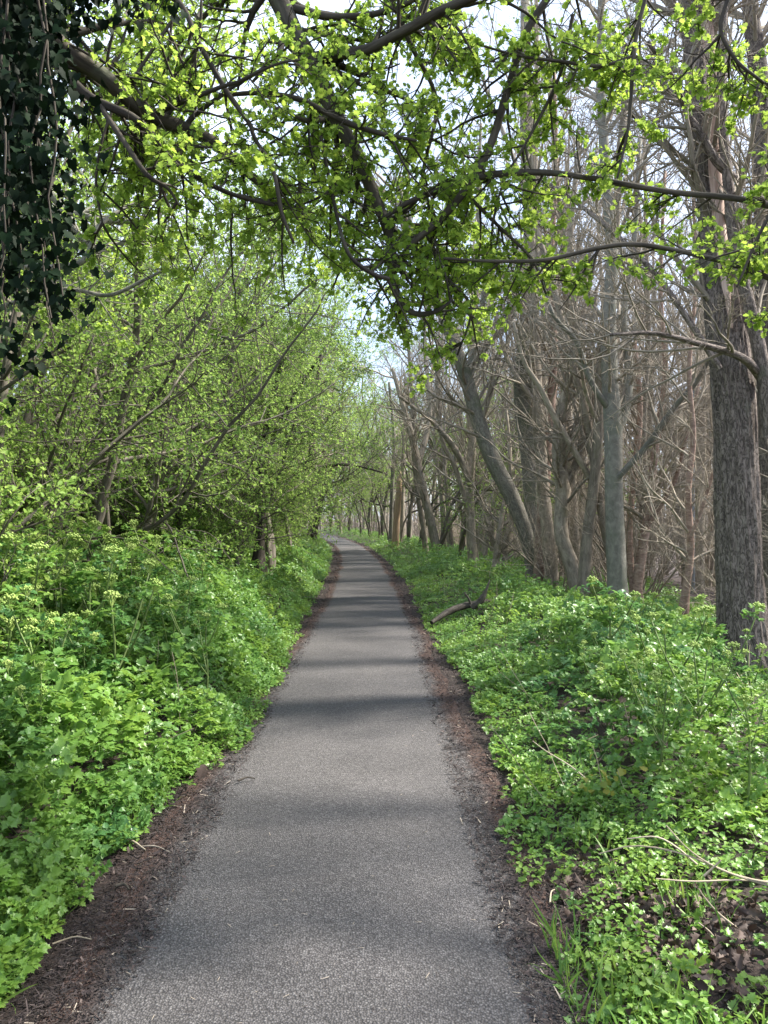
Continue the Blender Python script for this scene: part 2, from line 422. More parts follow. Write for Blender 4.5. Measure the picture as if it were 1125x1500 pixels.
def plain(name, c, rough=.5, metal=0.0):
    m, nt, ns, lk = mat_new(name)
    tc = N(nt, 'ShaderNodeNewGeometry')
    n1 = N(nt, 'ShaderNodeTexNoise', i_Scale=3.0, i_Detail=5.0); lk.new(tc.outputs['Position'], n1.inputs['Vector'])
    col = ramp(nt, n1.outputs['Fac'], [(.3, tuple(x * .8 for x in c)), (.7, c)])
    pb = N(nt, 'ShaderNodeBsdfPrincipled'); lk.new(col, pb.inputs['Base Color']); pb.inputs['Roughness'].default_value = rough; pb.inputs['Metallic'].default_value = metal
    o = N(nt, 'ShaderNodeOutputMaterial'); lk.new(pb.outputs[0], o.inputs[0]); return m
M['fence'] = plain('galvanised grey', (.30, .32, .34), .5, .3)
M['white'] = plain('white panel', (.8, .8, .82), .5)

# ------------------------------------------------------------------ setting
def grid(xs, ys, zf, name, mat, rf=None):
    X, Y = np.meshgrid(xs, ys)
    Z = zf(X, Y)
    g = Geo(); nx = len(xs); ny = len(ys)
    i, j = np.meshgrid(np.arange(nx - 1), np.arange(ny - 1))
    a = (j * nx + i).ravel()
    g.add(np.stack([X, Y, Z], -1), Q=np.stack([a, a + 1, a + nx + 1, a + nx], 1), R=None if rf is None else rf(X, Y))
    return g.build(name, mat)
xs = np.concatenate([[-400, -120, -40, -20], np.arange(-12, 22, .35), [24, 30, 45, 120, 400]])
ys = np.concatenate([[-120, -40, -15], np.arange(-6, 70, .5), [75, 85, 100, 140, 220, 400]])
tag(grid(xs, ys, lambda x, y: ground_z(x, y), 'ground', M['ground']), kind='structure')

# asphalt ribbon with a wavering edge
ny = 900
ys = np.concatenate([np.linspace(-4, 20, 700), np.linspace(20.1, 110, 400)])
W = np.linspace(-1, 1, 25)
def half(y, side):
    v = [mnoise.noise(Vector((yy * .55, side * 9.1, 0))) * .09 + mnoise.noise(Vector((yy * 2.3, side * 4.1, 3))) * .05 for yy in y]
    return np.interp(y, [0, 3, 9, 14, 30, 60], [.92, .88, .84, .74, .72, .80]) + np.array(v)
hl, hr = half(ys, -1), half(ys, 1)
X = pathx(ys)[:, None] + np.where(W[None] < 0, W[None] * hl[:, None], W[None] * hr[:, None])
Y = np.repeat(ys[:, None], 25, 1)
g = Geo(); a = (np.arange(len(ys) - 1)[:, None] * 25 + np.arange(24)[None]).ravel()
Z = .010 + .012 * (1 - W[None] ** 2) + 0 * Y
edge = np.where(W[None] < 0, (1 - np.abs(W[None])) * hl[:, None], (1 - np.abs(W[None])) * hr[:, None]) / .42
g.add(np.stack([X, Y, Z], -1), Q=np.stack([a, a + 1, a + 26, a + 25], 1), R=np.clip(edge, 0, 1))
tag(g.build('path', M['asphalt']), kind='structure')

# mulch, needles and bark chips on the margins
def near_y(n, y0, y1, k=1.6):
    """random distances, denser near the camera"""
    u = RNG.random(n); return (y0 ** (1 - k) + u * (y1 ** (1 - k) - y0 ** (1 - k))) ** (1 / (1 - k))
g = Geo()
n = 95000
yv = near_y(n, 1.6, 45); side = np.where(RNG.random(n) < .5, -1, 1)
off = .60 + np.abs(RNG.normal(size=n)) * .10 + RNG.random(n) * RNG.random(n) * .9 + np.clip(2.8 - yv, 0, 1) * .08
xv = pathx(yv) + side * off
p = np.stack([xv, yv, ground_z(xv, yv) + .006 + RNG.random(n) * .014 + (off < .9) * .012], 1)
ax = RNG.normal(size=(n, 3)) * (1, 1, .25); up = RNG.normal(size=(n, 3)) * .35 + (0, 0, 1)
chip = (np.array([(-.16, 0, 0), (.16, .1, .04), (.13, 1, .0), (-.13, .9, .05)]), np.array([(0, 1, 2), (0, 2, 3)]))
sliver = (np.array([(-.05, 0, 0), (.05, .0, .03), (.03, 1, .0), (-.04, 1, .03)]), np.array([(0, 1, 2), (0, 2, 3)]))
k = RNG.random(n) < .6
sz = RNG.gamma(3, .0028, n) * (1 + yv * .09)
place(g, chip, p[k], ax[k], up[k], np.clip(sz[k], .003, .05), RNG.random(k.sum()) ** 1.2 * .93)
place(g, sliver, p[~k], ax[~k], up[~k], np.clip(sz[~k] * 2.0, .006, .06), np.where(RNG.random((~k).sum()) < .04, 1, RNG.random((~k).sum()) * .9))
# scattered crumbs on the asphalt
n = 420
yv = near_y(n, 1.8, 20); xv = pathx(yv) + RNG.uniform(-.62, .62, n)
place(g, sliver, np.stack([xv, yv, np.full(n, .027)], 1), RNG.normal(size=(n, 3)) * (1, 1, .03), RNG.normal(size=(n, 3)) * .05 + (0, 0, 1), RNG.uniform(.008, .03, n), RNG.choice([.2, .6, 1.0], n, p=[.4, .3, .3]))
tag(g.build('mulch_litter', M['litter'], smooth=False), 'dark reddish bark mulch and needles along both path edges', 'mulch', kind='stuff')

# ------------------------------------------------------------------ low growth
def clumpn(x, y, s, z=0.0):
    return np.array([mnoise.noise(Vector((a * s, b * s, z))) for a, b in zip(x, y)])

def bank_edge(y, side):
    """distance from the path's centre at which the plants begin"""
    y = np.asarray(y)
    if side < 0:
        return np.interp(y, [0, 2.5, 3.9, 5.2, 7, 10, 23, 60], [1.12, 1.08, 1.02, .76, .78, .92, 1.08, 1.1])
    return np.interp(y, [0, 2.3, 3.2, 4.4, 7, 10, 18, 27, 60], [.86, .84, .88, .98, 1.10, .95, 1.05, 1.0, 1.0])
def bank_height(x, y, side):
    d = np.abs(x - pathx(y)) - bank_edge(y, side)
    if side < 0:
        h = np.interp(d, [0, .15, .5, 1.1, 1.8, 3], [.08, .25, .54, .80, .98, .9])
        h = h * np.interp(y, [0, 8, 14, 40], [.95, .92, .8, .7])
    else:
        h = np.interp(d, [0, .3, .8, 1.4, 2.5, 4], [.07, .12, .36, .60, .30, .24])
        near = np.interp(y, [0, 2.9, 3.7, 4.6, 60], [.10, .14, .62, 1.0, 1.0]); h = h * near
        h = h * np.interp(y, [0, 6, 9, 40], [1, 1, .75, .7])
        h = h * (1 - .5 * np.clip((x / np.maximum(y, .1) - .40) / .04, 0, 1) * (y < 7))
    return h

def fill(g, tpls, n, y0, y1, side, depth, size, k=1.5, lo=.25, hue=(0, .9)):
    yv = near_y(n, y0, y1, k)
    d = RNG.random(n) ** 1.15 * depth
    xv = pathx(yv) + side * (bank_edge(yv, side) + d - .04 + clumpn(yv, yv * 0, 1.3, side * 3.0) * .14)
    H = bank_height(xv, yv, side) * (1 + .75 * clumpn(xv, yv, 1.5, 5.0) + .45 * clumpn(xv, yv, 4.2, 8.0))
    keepg = ((side < 0) | (yv > 3.5) | (RNG.random(n) < .38)) & (-.05 * (side < 0) + clumpn(xv, yv, 2.6, 11.0) + .5 * clumpn(xv, yv, 7.0, 13.0) > -.26)
    t = lo + (1 - lo) * RNG.random(n) ** .6
    z = ground_z(xv, yv) + H * t + .01
    p = np.stack([xv, yv, z], 1)[keepg]; m = len(p); H = H[keepg]; t = t[keepg]
    ang = RNG.uniform(0, 2 * math.pi, m)
    ax = np.stack([np.cos(ang) - side * .35, np.sin(ang) - .2, RNG.normal(size=m) * .25 + .15], 1)
    up = RNG.normal(size=(m, 3)) * .38 + (-side * .25, -.2, 1)
    sz = size * RNG.uniform(.55, 1.25, m) * np.clip(.5 + H * .8, .45, 1.1)
    cl = .5 + .6 * clumpn(p[:, 0], p[:, 1], 3.5, 2.0)
    r = np.clip(hue[0] + (hue[1] - hue[0]) * (.55 * cl + .45 * RNG.random(m)) + .06 * (RNG.random(m) < .03) * 5 * .3, 0, 1)
    w = RNG.integers(0, len(tpls), m)
    for i, tp in enumerate(tpls):
        place(g, tp, p[w == i], ax[w == i], up[w == i], sz[w == i], r[w == i])

for side, nm in ((-1, 'left'), (1, 'right')):
    g = Geo()
    dep = 3.6 if side < 0 else 4.6
    fill(g, COMP, 12500, 1.9, 8, side, dep, .19, k=1.7)
    fill(g, COMP_MID, 17000, 6.5, 22, side, dep + .6, .175, k=1.4)
    fill(g, COMP_FAR, 20000, 18, 75, side, dep + 2, .26, k=1.2)
    tag(g.build('undergrowth', M['herb'], smooth=False), 'dense bank of leafy green herbs filling the %s' % ('verge on the side of the leafy hawthorns' if side < 0 else 'verge below the bare trees'), 'undergrowth', kind='stuff')
# low cover: small leaves creeping onto the margins
g = Geo()
for side in (-1, 1):
    n = 34000
    yv = near_y(n, 1.6, 40, 1.5)
    span = np.where(yv < 4.2, 1.7, .55) if side > 0 else np.full(n, .42)
    d = RNG.random(n) * span
    xv = pathx(yv) + side * (bank_edge(yv, side) - .10 + d)
    cn = clumpn(xv, yv, 3.2, 21.0) + .5 * clumpn(xv, yv, 9.0, 4.0)
    thin = np.where(d < .15, .2, np.where(yv < 3.6, .10, -.02)) if side > 0 else np.where(d < .1, .1, -.3)
    # a bare patch of dead leaves in the near right verge
    bare = (side > 0) & (((xv - 1.12) / .24) ** 2 + ((yv - 2.86) / .18) ** 2 < 1)
    k = (cn > thin) & ~bare
    xv, yv, d, cn = xv[k], yv[k], d[k], cn[k]; m = len(xv)
    z = ground_z(xv, yv) + .015 + RNG.random(m) * (.05 + .10 * np.clip(d / .5, 0, 1))
    ax = RNG.normal(size=(m, 3)) * (1, 1, .3); up = RNG.normal(size=(m, 3)) * .35 + (0, 0, 1)
    place(g, OVATE, np.stack([xv, yv, z], 1), ax, up, RNG.uniform(.011, .029, m) * (1 + yv * .04), np.clip(.3 + cn * .6 + RNG.random(m) * .45, 0, 1))
tag(g.build('ground_cover', M['low'], smooth=False), 'small pale green creeping leaves at the foot of both banks', 'ground cover', kind='stuff')
# brown oak leaves on the near right verge
g = Geo()
n = 620
xv = 1.05 + RNG.normal(size=n) * .24; yv = 2.85 + RNG.normal(size=n) * .28
k = xv - pathx(yv) > .86; xv, yv = xv[k], yv[k]; n = len(xv)
DEADL = fan([(.10, .14), (.34, .28), (.22, .42), (.40, .62), (.20, .70), (.24, .90)], .5, fold=.8, curl=-.55)
place(g, DEADL, np.stack([xv, yv, ground_z(xv, yv) + .01 + RNG.random(n) * .05], 1), RNG.normal(size=(n, 3)) * (1, 1, .3), RNG.normal(size=(n, 3)) * .9 + (0, 0, 1), RNG.uniform(.02, .055, n), RNG.random(n) ** 1.4)
tag(g.build('fallen_leaves', M['dead_leaf']), 'brown curled dead leaves lying in the near right verge', 'fallen leaves', kind='stuff')

# grass blades pushing through at the foot of both banks
g = Geo(); n = 5000
yv = near_y(n, 1.8, 26, 1.5); sd = np.where(RNG.random(n) < .5, -1, 1)
be = np.where(sd < 0, bank_edge(yv, -1), bank_edge(yv, 1))
xv = pathx(yv) + sd * (be - .06 + RNG.random(n) ** 1.4 * .7)
k = clumpn(xv, yv, 2.1, 31.0) > .08; xv, yv = xv[k], yv[k]; n = len(xv)
BL = (np.array([(-.03, 0, 0), (.03, 0, 0), (.024, .5, .03), (-.024, .5, .03), (.012, .8, -.02), (-.012, .8, -.02), (0, 1, -.14)]), np.array([(0, 1, 2), (0, 2, 3), (3, 2, 4), (3, 4, 5), (5, 4, 6)]))
place(g, BL, np.stack([xv, yv, ground_z(xv, yv)], 1), RNG.normal(size=(n, 3)) * .45 + (0, 0, .9), RNG.normal(size=(n, 3)), RNG.uniform(.06, .19, n), RNG.random(n))
tag(g.build('grass', M['low']), 'thin green grass blades among the herbs at both bank feet', 'grass', kind='stuff')

# last year's dry stems standing and leaning among the herbs
random.seed(19); lines = []
for i in range(480):
    side = -1 if i % 2 else 1; y = float(near_y(1, 3.6, 24, 1.3)[0])
    x = float(pathx(y) + side * (bank_edge(y, side) + .15 + random.random() ** 1.1 * 3))
    p = Vector((x, y, float(ground_z(x, y)))); d = (Vector((random.gauss(0, .6), random.gauss(0, .6), random.uniform(.25, 1.2)))).normalized(); l = []
    L_ = random.uniform(.2, .75)
    for k in range(6):
        l.append(p.copy()); d = (d + rvec() * .12).normalized(); p = p + d * L_ / 5
    lines.append((l, [random.uniform(.0012, .0028)] * 6))
g = Geo(); tubes(g, lines, lambda r: 3)
tag(g.build('dry_stems', M['straw']), 'thin dry straw coloured stems tangled through both banks', 'dry stems', kind='stuff')

# ------------------------------------------------------------------ alexanders: tall flowering herbs
def umbel_shape(seed):
    rg = np.random.default_rng(seed)
    ico = norm(np.array([(0, 0, 1), (.9, 0, .2), (.28, .85, .2), (-.73, .53, .2), (-.73, -.53, .2), (.28, -.85, .2), (0, 0, -.6)]))
    T = np.array([(0, 1, 2), (0, 2, 3), (0, 3, 4), (0, 4, 5), (0, 5, 1), (6, 2, 1), (6, 3, 2), (6, 4, 3), (6, 5, 4), (6, 1, 5)])
    V, F, n = [], [], 0
    for i in range(16):
        ph = i * 2.4; rr = math.sqrt(i / 16) * .9
        c = np.array((rr * math.cos(ph), rr * math.sin(ph), .75 * math.sqrt(max(0, 1 - rr * rr)) + .3)) * .5
        for q in range(5):
            cc = c + rg.normal(size=3) * .055
            V.append(cc + ico * rg.uniform(.05, .10)); F.append(T + n); n += 7
        a = np.array((0, 0, -.35)); u = np.array((.012, .012, 0))
        V.append(np.array([a - u, a + u, c + u, c - u])); F.append(np.array([(0, 1, 2), (0, 2, 3)]) + n); n += 4
    return np.concatenate(V), np.concatenate(F)
UMB = [umbel_shape(i) for i in range(3)]

def make_alexanders(h, nleaf, heads, seed, near=True, name='flowering_herb'):
    random.seed(seed); rs = np.random.RandomState(seed)
    root = empty(name, (0, 0, 0))
    st = Geo(); lf = Geo(); tips = []; attach = []
    lean = Vector((random.uniform(-.12, .12), random.uniform(-.12, .12), 1)).normalized()
    pts = []; p = Vector((0, 0, 0)); d = lean
    for i in range(9):
        pts.append(p.copy()); d = (d + rvec() * .08).normalized(); p = p + d * h * .86 / 8
    lines = [(pts, [.011 * (1 - .45 * i / 8) for i in range(9)])]
    attach += [(pts[i], d) for i in range(1, 9)]
    tips.append((pts[-1], Vector((0, 0, 1))))
    for k in range(heads - 1):
        i = random.randint(4, 7); a = k * 2.4 + random.random()
        q = pts[i].copy(); dd = Vector((math.cos(a) * .75, math.sin(a) * .75, 1)).normalized()
        br = [q.copy()]; L = (h - q.z) * random.uniform(.75, 1.15) + .05
        for s in range(4):
            q = q + dd * L / 4; dd = (dd + Vector((0, 0, .18))).normalized(); br.append(q.copy())
        lines.append((br, [.007, .0065, .006, .0055, .005])); tips.append((br[-1], dd)); attach += [(br[2], dd), (br[4], dd)]
    tubes(st, lines, lambda r: 6 if near else 4)
    s = st.build('stem', M['stem'], root)
    P, A, S = [], [], []
    for j in range(nleaf):
        q, _ = attach[int(random.random() ** .8 * len(attach)) % len(attach)]
        a = random.uniform(0, 6.28)
        P.append(tuple(q)); A.append((math.cos(a), math.sin(a), random.uniform(.0, .6)))
        S.append(random.uniform(.13, .24) * (1.25 - .6 * q.z / h))
    for q, dd in tips:
        for j in range(3):
            a = random.uniform(0, 6.28)
            P.append(tuple(q - dd * .05)); A.append((math.cos(a), math.sin(a), .3)); S.append(random.uniform(.09, .14))
    P, A, S = map(np.array, (P, A, S)); m = len(P)
    w = rs.randint(0, 3, m); up = rs.normal(size=(m, 3)) * .25 + (0, 0, 1)
    tp = COMP if near else COMP_MID
    rn = rs.rand(m) * .7 + .1 * (P[:, 2] / h)
    for i in range(3): place(lf, tp[i], P[w == i], A[w == i], up[w == i], S[w == i], rn[w == i])
    f = lf.build('foliage', M['herb'], root, smooth=False)
    kids = [s, f]
    for q, dd in tips:
        ug = Geo(); u = UMB[random.randrange(3)]; sc = random.uniform(.075, .108)
        ax = np.array([(1.0, random.uniform(-.3, .3), 0)])
        place(ug, u, np.array([tuple(q + dd * .02)]), ax, np.array([tuple(dd)]), [sc], [0])
        ug.R = [rs.rand(len(ug.V[0]))]
        kids.append(ug.build('flower_head', M['umbel'], root))
    KIDS[root.name] = kids
    return root

spec_plants = [  # pixel of the crown, distance, label
    (905, 866, 5.4, 'tall flowering herb with a cluster of domed heads before the smooth grey trunk'),
    (1048, 902, 4.8, 'tall flowering herb with the broad pale head left of the large furrowed trunk'),
    (1100, 945, 4.9, 'flowering herb whose heads stand in front of the large furrowed trunk'),
    (968, 905, 5.0, 'flowering herb with several heads midway between smooth grey trunk and large trunk'),
    (1024, 930, 4.3, 'flowering herb with one round head on a thin dark upright stem'),
    (960, 985, 4.0, 'shorter flowering herb with reddish sheath on its stem, nearest the path on the right'),
    (1090, 1010, 3.7, 'flowering herb with leaning stem low at the right picture edge'),
    (236, 784, 7.2, 'tallest leafy herb rising above the left bank, with bright green top'),
    (116, 818, 5.2, 'flowering herb with twin pale domed heads in the upper left bank'),
    (75, 822, 5.6, 'flowering herb with yellow-green heads at the far left of the bank top'),
    (165, 855, 4.9, 'flowering herb with wide low umbel under the tallest left herb'),
    (258, 865, 5.8, 'flowering herb with a flat double umbel on a slanting stem, left bank'),
    (300, 880, 5.5, 'flowering herb with three small heads on a dark forked stem, left bank'),
    (45, 905, 4.2, 'flowering herb with dark stem and small heads at the left picture edge'),
    (770, 855, 12.5, 'flowering herb at the foot of the paired grey trunks'),
]
variants = [make_alexanders(1.0 + .06 * (i % 3), 22 + i % 4, 3 + i % 3, 40 + i) for i in range(7)]
used = [False] * 7
gl = 'flowering herbs along the verges'
def put_plant(i, x, y, h, label, rz=None):
    i %= 7
    v = variants[i]; sc = h / (1.0 + .06 * (i % 3))
    loc = (x, y, float(ground_z(x, y))); rz = random.uniform(0, 6.28) if rz is None else rz
    if not used[i]:
        v.location = loc; v.rotation_euler = (0, 0, rz); v.scale = (sc, sc, sc); used[i] = True; o = v
    else: o = copy_tree(v, loc, rz, sc)
    tag(o, label, 'herb', gl); return o
for i, (a, b, d, lab) in enumerate(spec_plants):
    q = px(a, b, d); put_plant(i, q[0], q[1], q[2] - .03, lab)
random.seed(5)
def scatter_plants(n, y0, y1, side, dmin, dmax, hmul, label, k=1.3):
    for j in range(n):
        y = float(near_y(1, y0, y1, k)[0]); d = random.uniform(dmin, dmax)
        x = float(pathx(y) + side * (bank_edge(y, side) + d))
        if side > 0 and y < 7.5 and x / y > .39: continue
        h = float(bank_height(np.array([x]), np.array([y]), side)[0]) * random.uniform(.95, 1.2) * hmul
        put_plant(random.randrange(7), x, y, max(h, .3), label)
scatter_plants(66, 2.6, 9, -1, .35, 2.6, 1.30, 'leafy flowering herb crowded in the near bank left of the path')
scatter_plants(26, 9, 24, -1, .3, 2.4, 1.0, 'leafy flowering herb in the far bank left of the path')
scatter_plants(30, 3.9, 7.5, 1, .7, 1.6, 1.4, 'leafy flowering herb crowded in the near bank right of the path')
scatter_plants(26, 9, 26, 1, .3, 3.0, 1.0, 'leafy flowering herb in the far bank right of the path')

# ------------------------------------------------------------------ bare trees
def bare_spec(h, dense=1.0):
    return [dict(seg=.35, wander=.045, up=.02, kids=18 * dense, t0=.22, ang=40, ratio=.30, taper=.82, rr=.5),
            dict(seg=.25, wander=.12, up=.07, kids=9 * dense, t0=.12, ang=42, ratio=.42, taper=.8, rr=.5, rmin=.008),
            dict(seg=.18, wander=.16, up=.05, kids=7, t0=.1, ang=45, ratio=.5, taper=.6, rr=.5, rmin=.0045),
            dict(seg=.12, wander=.2, up=.03, kids=0, t0=.1, ang=45, ratio=.5, taper=.4, rr=.5, rmin=.0022)]

def flare(lines):
    for pts, rad in lines:
        if pts[0].z < .05: rad[0] *= 1.25
    return lines

def make_bare(seed, h, r, stems=1, dense=1.0, name='bare_tree'):
    random.seed(seed)
    root = empty(name, (0, 0, 0)); out = {}
    for s in range(stems):
        a = random.uniform(0, 6.28); l = random.uniform(.02, .12) + .10 * (stems > 1)
        grow(out, (math.cos(a) * .08 * (stems > 1), math.sin(a) * .08 * (stems > 1), -.1), (math.cos(a) * l, math.sin(a) * l, 1), h * random.uniform(.8, 1.05), r * random.uniform(.7, 1.1), 0, bare_spec(h, dense))
    t = Geo(); tubes(t, flare(out[0]), sides, rough=.04)
    c = Geo(); tubes(c, out[1] + out[2] + out[3], sides)
    KIDS[root.name] = [t.build('trunk', M['bark_twig'], root), c.build('crown', M['bark_twig'], root)]
    return root

def make_shrub(seed, h, name='bare_shrub'):
    random.seed(seed)
    spec = [dict(seg=.2, wander=.12, up=.0, kids=9, t0=.15, ang=45, ratio=.45, taper=.75, rr=.5),
            dict(seg=.15, wander=.2, up=.02, kids=6, t0=.1, ang=50, ratio=.5, taper=.6, rr=.6, rmin=.004),
            dict(seg=.1, wander=.25, up=.0, kids=0, t0=.1, ang=45, ratio=.5, taper=.4, rr=.5, rmin=.003)]
    root = empty(name, (0, 0, 0)); out = {}
    for s in range(13):
        a = random.uniform(0, 6.28); l = random.uniform(.1, .8)
        grow(out, (math.cos(a) * .1, math.sin(a) * .1, -.05), (math.cos(a) * l, math.sin(a) * l, 1), h * random.uniform(.6, 1.1), random.uniform(.009, .02), 0, spec)
    t = Geo(); tubes(t, out[0], sides); c = Geo(); tubes(c, out[1] + out[2], sides)
    KIDS[root.name] = [t.build('stem', M['bark_twig'], root), c.build('crown', M['bark_twig'], root)]
    return root

bares = [make_bare(100, 12.5, .095), make_bare(101, 11, .075), make_bare(102, 14, .12), make_bare(103, 10, .06, 3, .7),
         make_bare(104, 12, .085, 2, .85), make_bare(105, 15, .14, 1, 1.1)]
shrubs = [make_shrub(120, 2.6), make_shrub(121, 3.2), make_shrub(122, 2.2)]
first = {}
def put_copy(v, x, y, sc, label, cat, group, rz=None, tilt=(0, 0)):
    loc = (x, y, float(ground_z(x, y))); rz = random.uniform(0, 6.28) if rz is None else rz
    if v.name not in first:
        first[v.name] = 1; v.location = loc; v.rotation_euler = (tilt[0], tilt[1], rz); v.scale = (sc,) * 3; o = v
    else: o = copy_tree(v, loc, rz, sc, tilt=tilt)
    tag(o, label, cat, group); return o

random.seed(77)
pts = []
def scatter(n, y0, y1, d0, d1, mind, k=1.0):
    res = []; tries = 0
    while len(res) < n and tries < n * 60:
        tries += 1
        y = random.uniform(y0, y1) if k == 1.0 else float(near_y(1, max(y0, .5), y1, k)[0])
        x = float(pathx(y)) + random.uniform(d0, d1)
        if y < 19 and 955 < 562.5 + x / max(y, .1) * F_PX < 1035: continue
        if x > 2.6 + y * .62 and y > 2: continue          # far outside the frame
        if all((x - a) ** 2 + (y - b) ** 2 > mind ** 2 for a, b in res): res.append((x, y))
    return res
for x, y in scatter(96, 12.5, 34, 3.2, 15, .6):
    put_copy(random.choice(bares), x, y, random.uniform(.8, 1.1), 'slender bare grey-brown tree in the twiggy thicket right of the path', 'tree', 'bare trees of the right thicket', tilt=(random.gauss(0, .05), random.gauss(-.04, .06)))
for x, y in scatter(100, 34, 84, 1.7, 20, .8):
    put_copy(random.choice(bares), x, y, random.uniform(.75, 1.05), 'small distant bare tree where the path bends away', 'tree', 'distant bare trees at the bend', tilt=(random.gauss(0, .04), random.gauss(-.02, .05)))
for x, y in scatter(16, -5, 9, 5.0, 13, 1.5):
    put_copy(random.choice(bares), x, y, random.uniform(.8, 1.1), 'bare tree at the right picture edge behind the large furrowed trunk', 'tree', 'bare trees at the right edge', tilt=(0, random.gauss(-.02, .05)))
for x, y in scatter(38, 13, 46, 3.2, 12, .7):
    put_copy(random.choice(shrubs), x, y, random.uniform(.8, 1.3), 'low tangled leafless shrub under the bare trees right of the path', 'shrub', 'leafless shrubs under the bare trees')
for x, y in scatter(13, 7.5, 12, 4.6, 10, .8):
    put_copy(random.choice(shrubs), x, y, random.uniform(.7, 1.1), 'leafless shrub near the large furrowed trunk', 'shrub', 'leafless shrubs near the big trunk')

# far wood: reads as one mass
random.seed(9)
out = {}
sp = [dict(seg=1.2, wander=.05, up=.02, kids=10, t0=.15, ang=38, ratio=.32, taper=.8, rr=.5),
      dict(seg=.6, wander=.12, up=.06, kids=8, t0=.1, ang=40, ratio=.45, taper=.7, rr=.6, rmin=.02),
      dict(seg=.4, wander=.2, up=.04, kids=0, t0=.1, ang=40, ratio=.5, taper=.5, rr=.5, rmin=.011)]
for i in range(430):
    y = random.uniform(60, 110) if i % 2 else random.uniform(20, 90)
    x = random.uniform(-45, 60) if i % 2 else random.choice([random.uniform(22, 45), random.uniform(-34, -14)])
    if abs(x - pathx(y)) < 3: continue
    grow(out, (x, y, float(ground_z(x, y)) - .2), (random.gauss(0, .06), 0, 1), random.uniform(7, 10.5), random.uniform(.08, .17), 0, sp)
br = [dict(seg=.5, wander=.12, up=.02, kids=7, t0=.1, ang=45, ratio=.5, taper=.7, rr=.6), dict(seg=.4, wander=.2, up=.0, kids=0, t0=.1, ang=45, ratio=.5, taper=.5, rr=.5, rmin=.02)]
for i in range(2600):
    y = random.uniform(66, 125); x = random.uniform(-55, 50)
    if abs(x - pathx(y)) < 2.5: continue
    grow(out, (x, y, float(ground_z(x, y)) - .2), (random.gauss(0, .35), 0, 1), random.uniform(1.6, 3.6), .04, 1, [None] + br)
g = Geo(); tubes(g, out[0] + out[1] + out[2], lambda r: 5 if r > .05 else 3)
tag(g.build('woods', M['bark_twig']), 'far bare woodland closing the view beyond the thicket', 'woods', kind='stuff')

# ------------------------------------------------------------------ traced trees on the right
def furrow_tube(geo, C, R, S, amp, fs=9.0):
    """thick trunk with real bark ridges"""
    n = len(C); T = np.gradient(C, axis=0); T = norm(T)
    ax = np.array((0, 1.0, 0)); U = norm(np.cross(T, ax)); W = np.cross(T, U)
    th = np.arange(S) * 2 * math.pi / S
    V = np.empty((n, S, 3)); B = np.empty((n, S, 3))
    seg = np.concatenate([[0], np.cumsum(np.linalg.norm(C[1:] - C[:-1], axis=1))])
    for i in range(n):
        for j in range(S):
            c, s = math.cos(th[j]), math.sin(th[j])
            q = Vector((c * R[0] * fs * 2.2, s * R[0] * fs * 2.2, seg[i] * 1.6))
            a = abs(mnoise.noise(q)); b = mnoise.noise(q * 2.3)
            r = R[i] * (1 + .05 * mnoise.noise(Vector((c, s, seg[i] * .7)))) + amp * (min(a * 2.2, 1) - .6) + amp * .35 * b
            V[i, j] = C[i] + r * (U[i] * c + W[i] * s); B[i, j] = (R[i] * c, R[i] * s, seg[i])
    i = np.arange(n - 1)[:, None] * S; j = np.arange(S)[None]; j2 = (j + 1) % S
    geo.add(V, Q=np.stack([i + j, i + j2, i + S + j2, i + S + j], -1).reshape(-1, 4), B=B, R=np.full(n * S, .5))

def limb_px(pts, n=14, dd=None):
    """pts: (x, y, width px, depth) -> sampled centres and radii"""
    c = smooth_line([np.append(px(a, b, d), w * d / F_PX / 2) for a, b, w, d in pts], n)
    return [Vector(q[:3]) for q in c], [max(float(q[3]), .002) for q in c]

def sprout(out, limb, k, t0, t1, L, lev, spec, ang=45, bias=None):
    pts, rad = limb; n = len(pts) - 1
    for _ in range(k):
        u = (t0 + (t1 - t0) * random.random()) * n; i = min(n - 1, int(u))
        q = pts[i].lerp(pts[i + 1], u - i); dd = (pts[i + 1] - pts[i]).normalized()
        s = rvec() + (Vector(bias) if bias else Vector((0, 0, 0))); s = (s - dd * s.dot(dd)).normalized()
        a = math.radians(ang * random.uniform(.7, 1.3))
        grow(out, q, dd * math.cos(a) + s * math.sin(a), L * random.uniform(.5, 1.2), min(max(rad[i] * .45, .006), .03), lev, spec)

TW = [None,
      dict(seg=.18, wander=.21, up=.05, kids=9, t0=.12, ang=42, ratio=.42, taper=.8, rr=.5, rmin=.006),
      dict(seg=.16, wander=.17, up=.04, kids=6, t0=.1, ang=45, ratio=.5, taper=.6, rr=.5, rmin=.004),
      dict(seg=.1, wander=.2, up=.02, kids=0, t0=.1, ang=45, ratio=.5, taper=.4, rr=.5, rmin=.0028)]

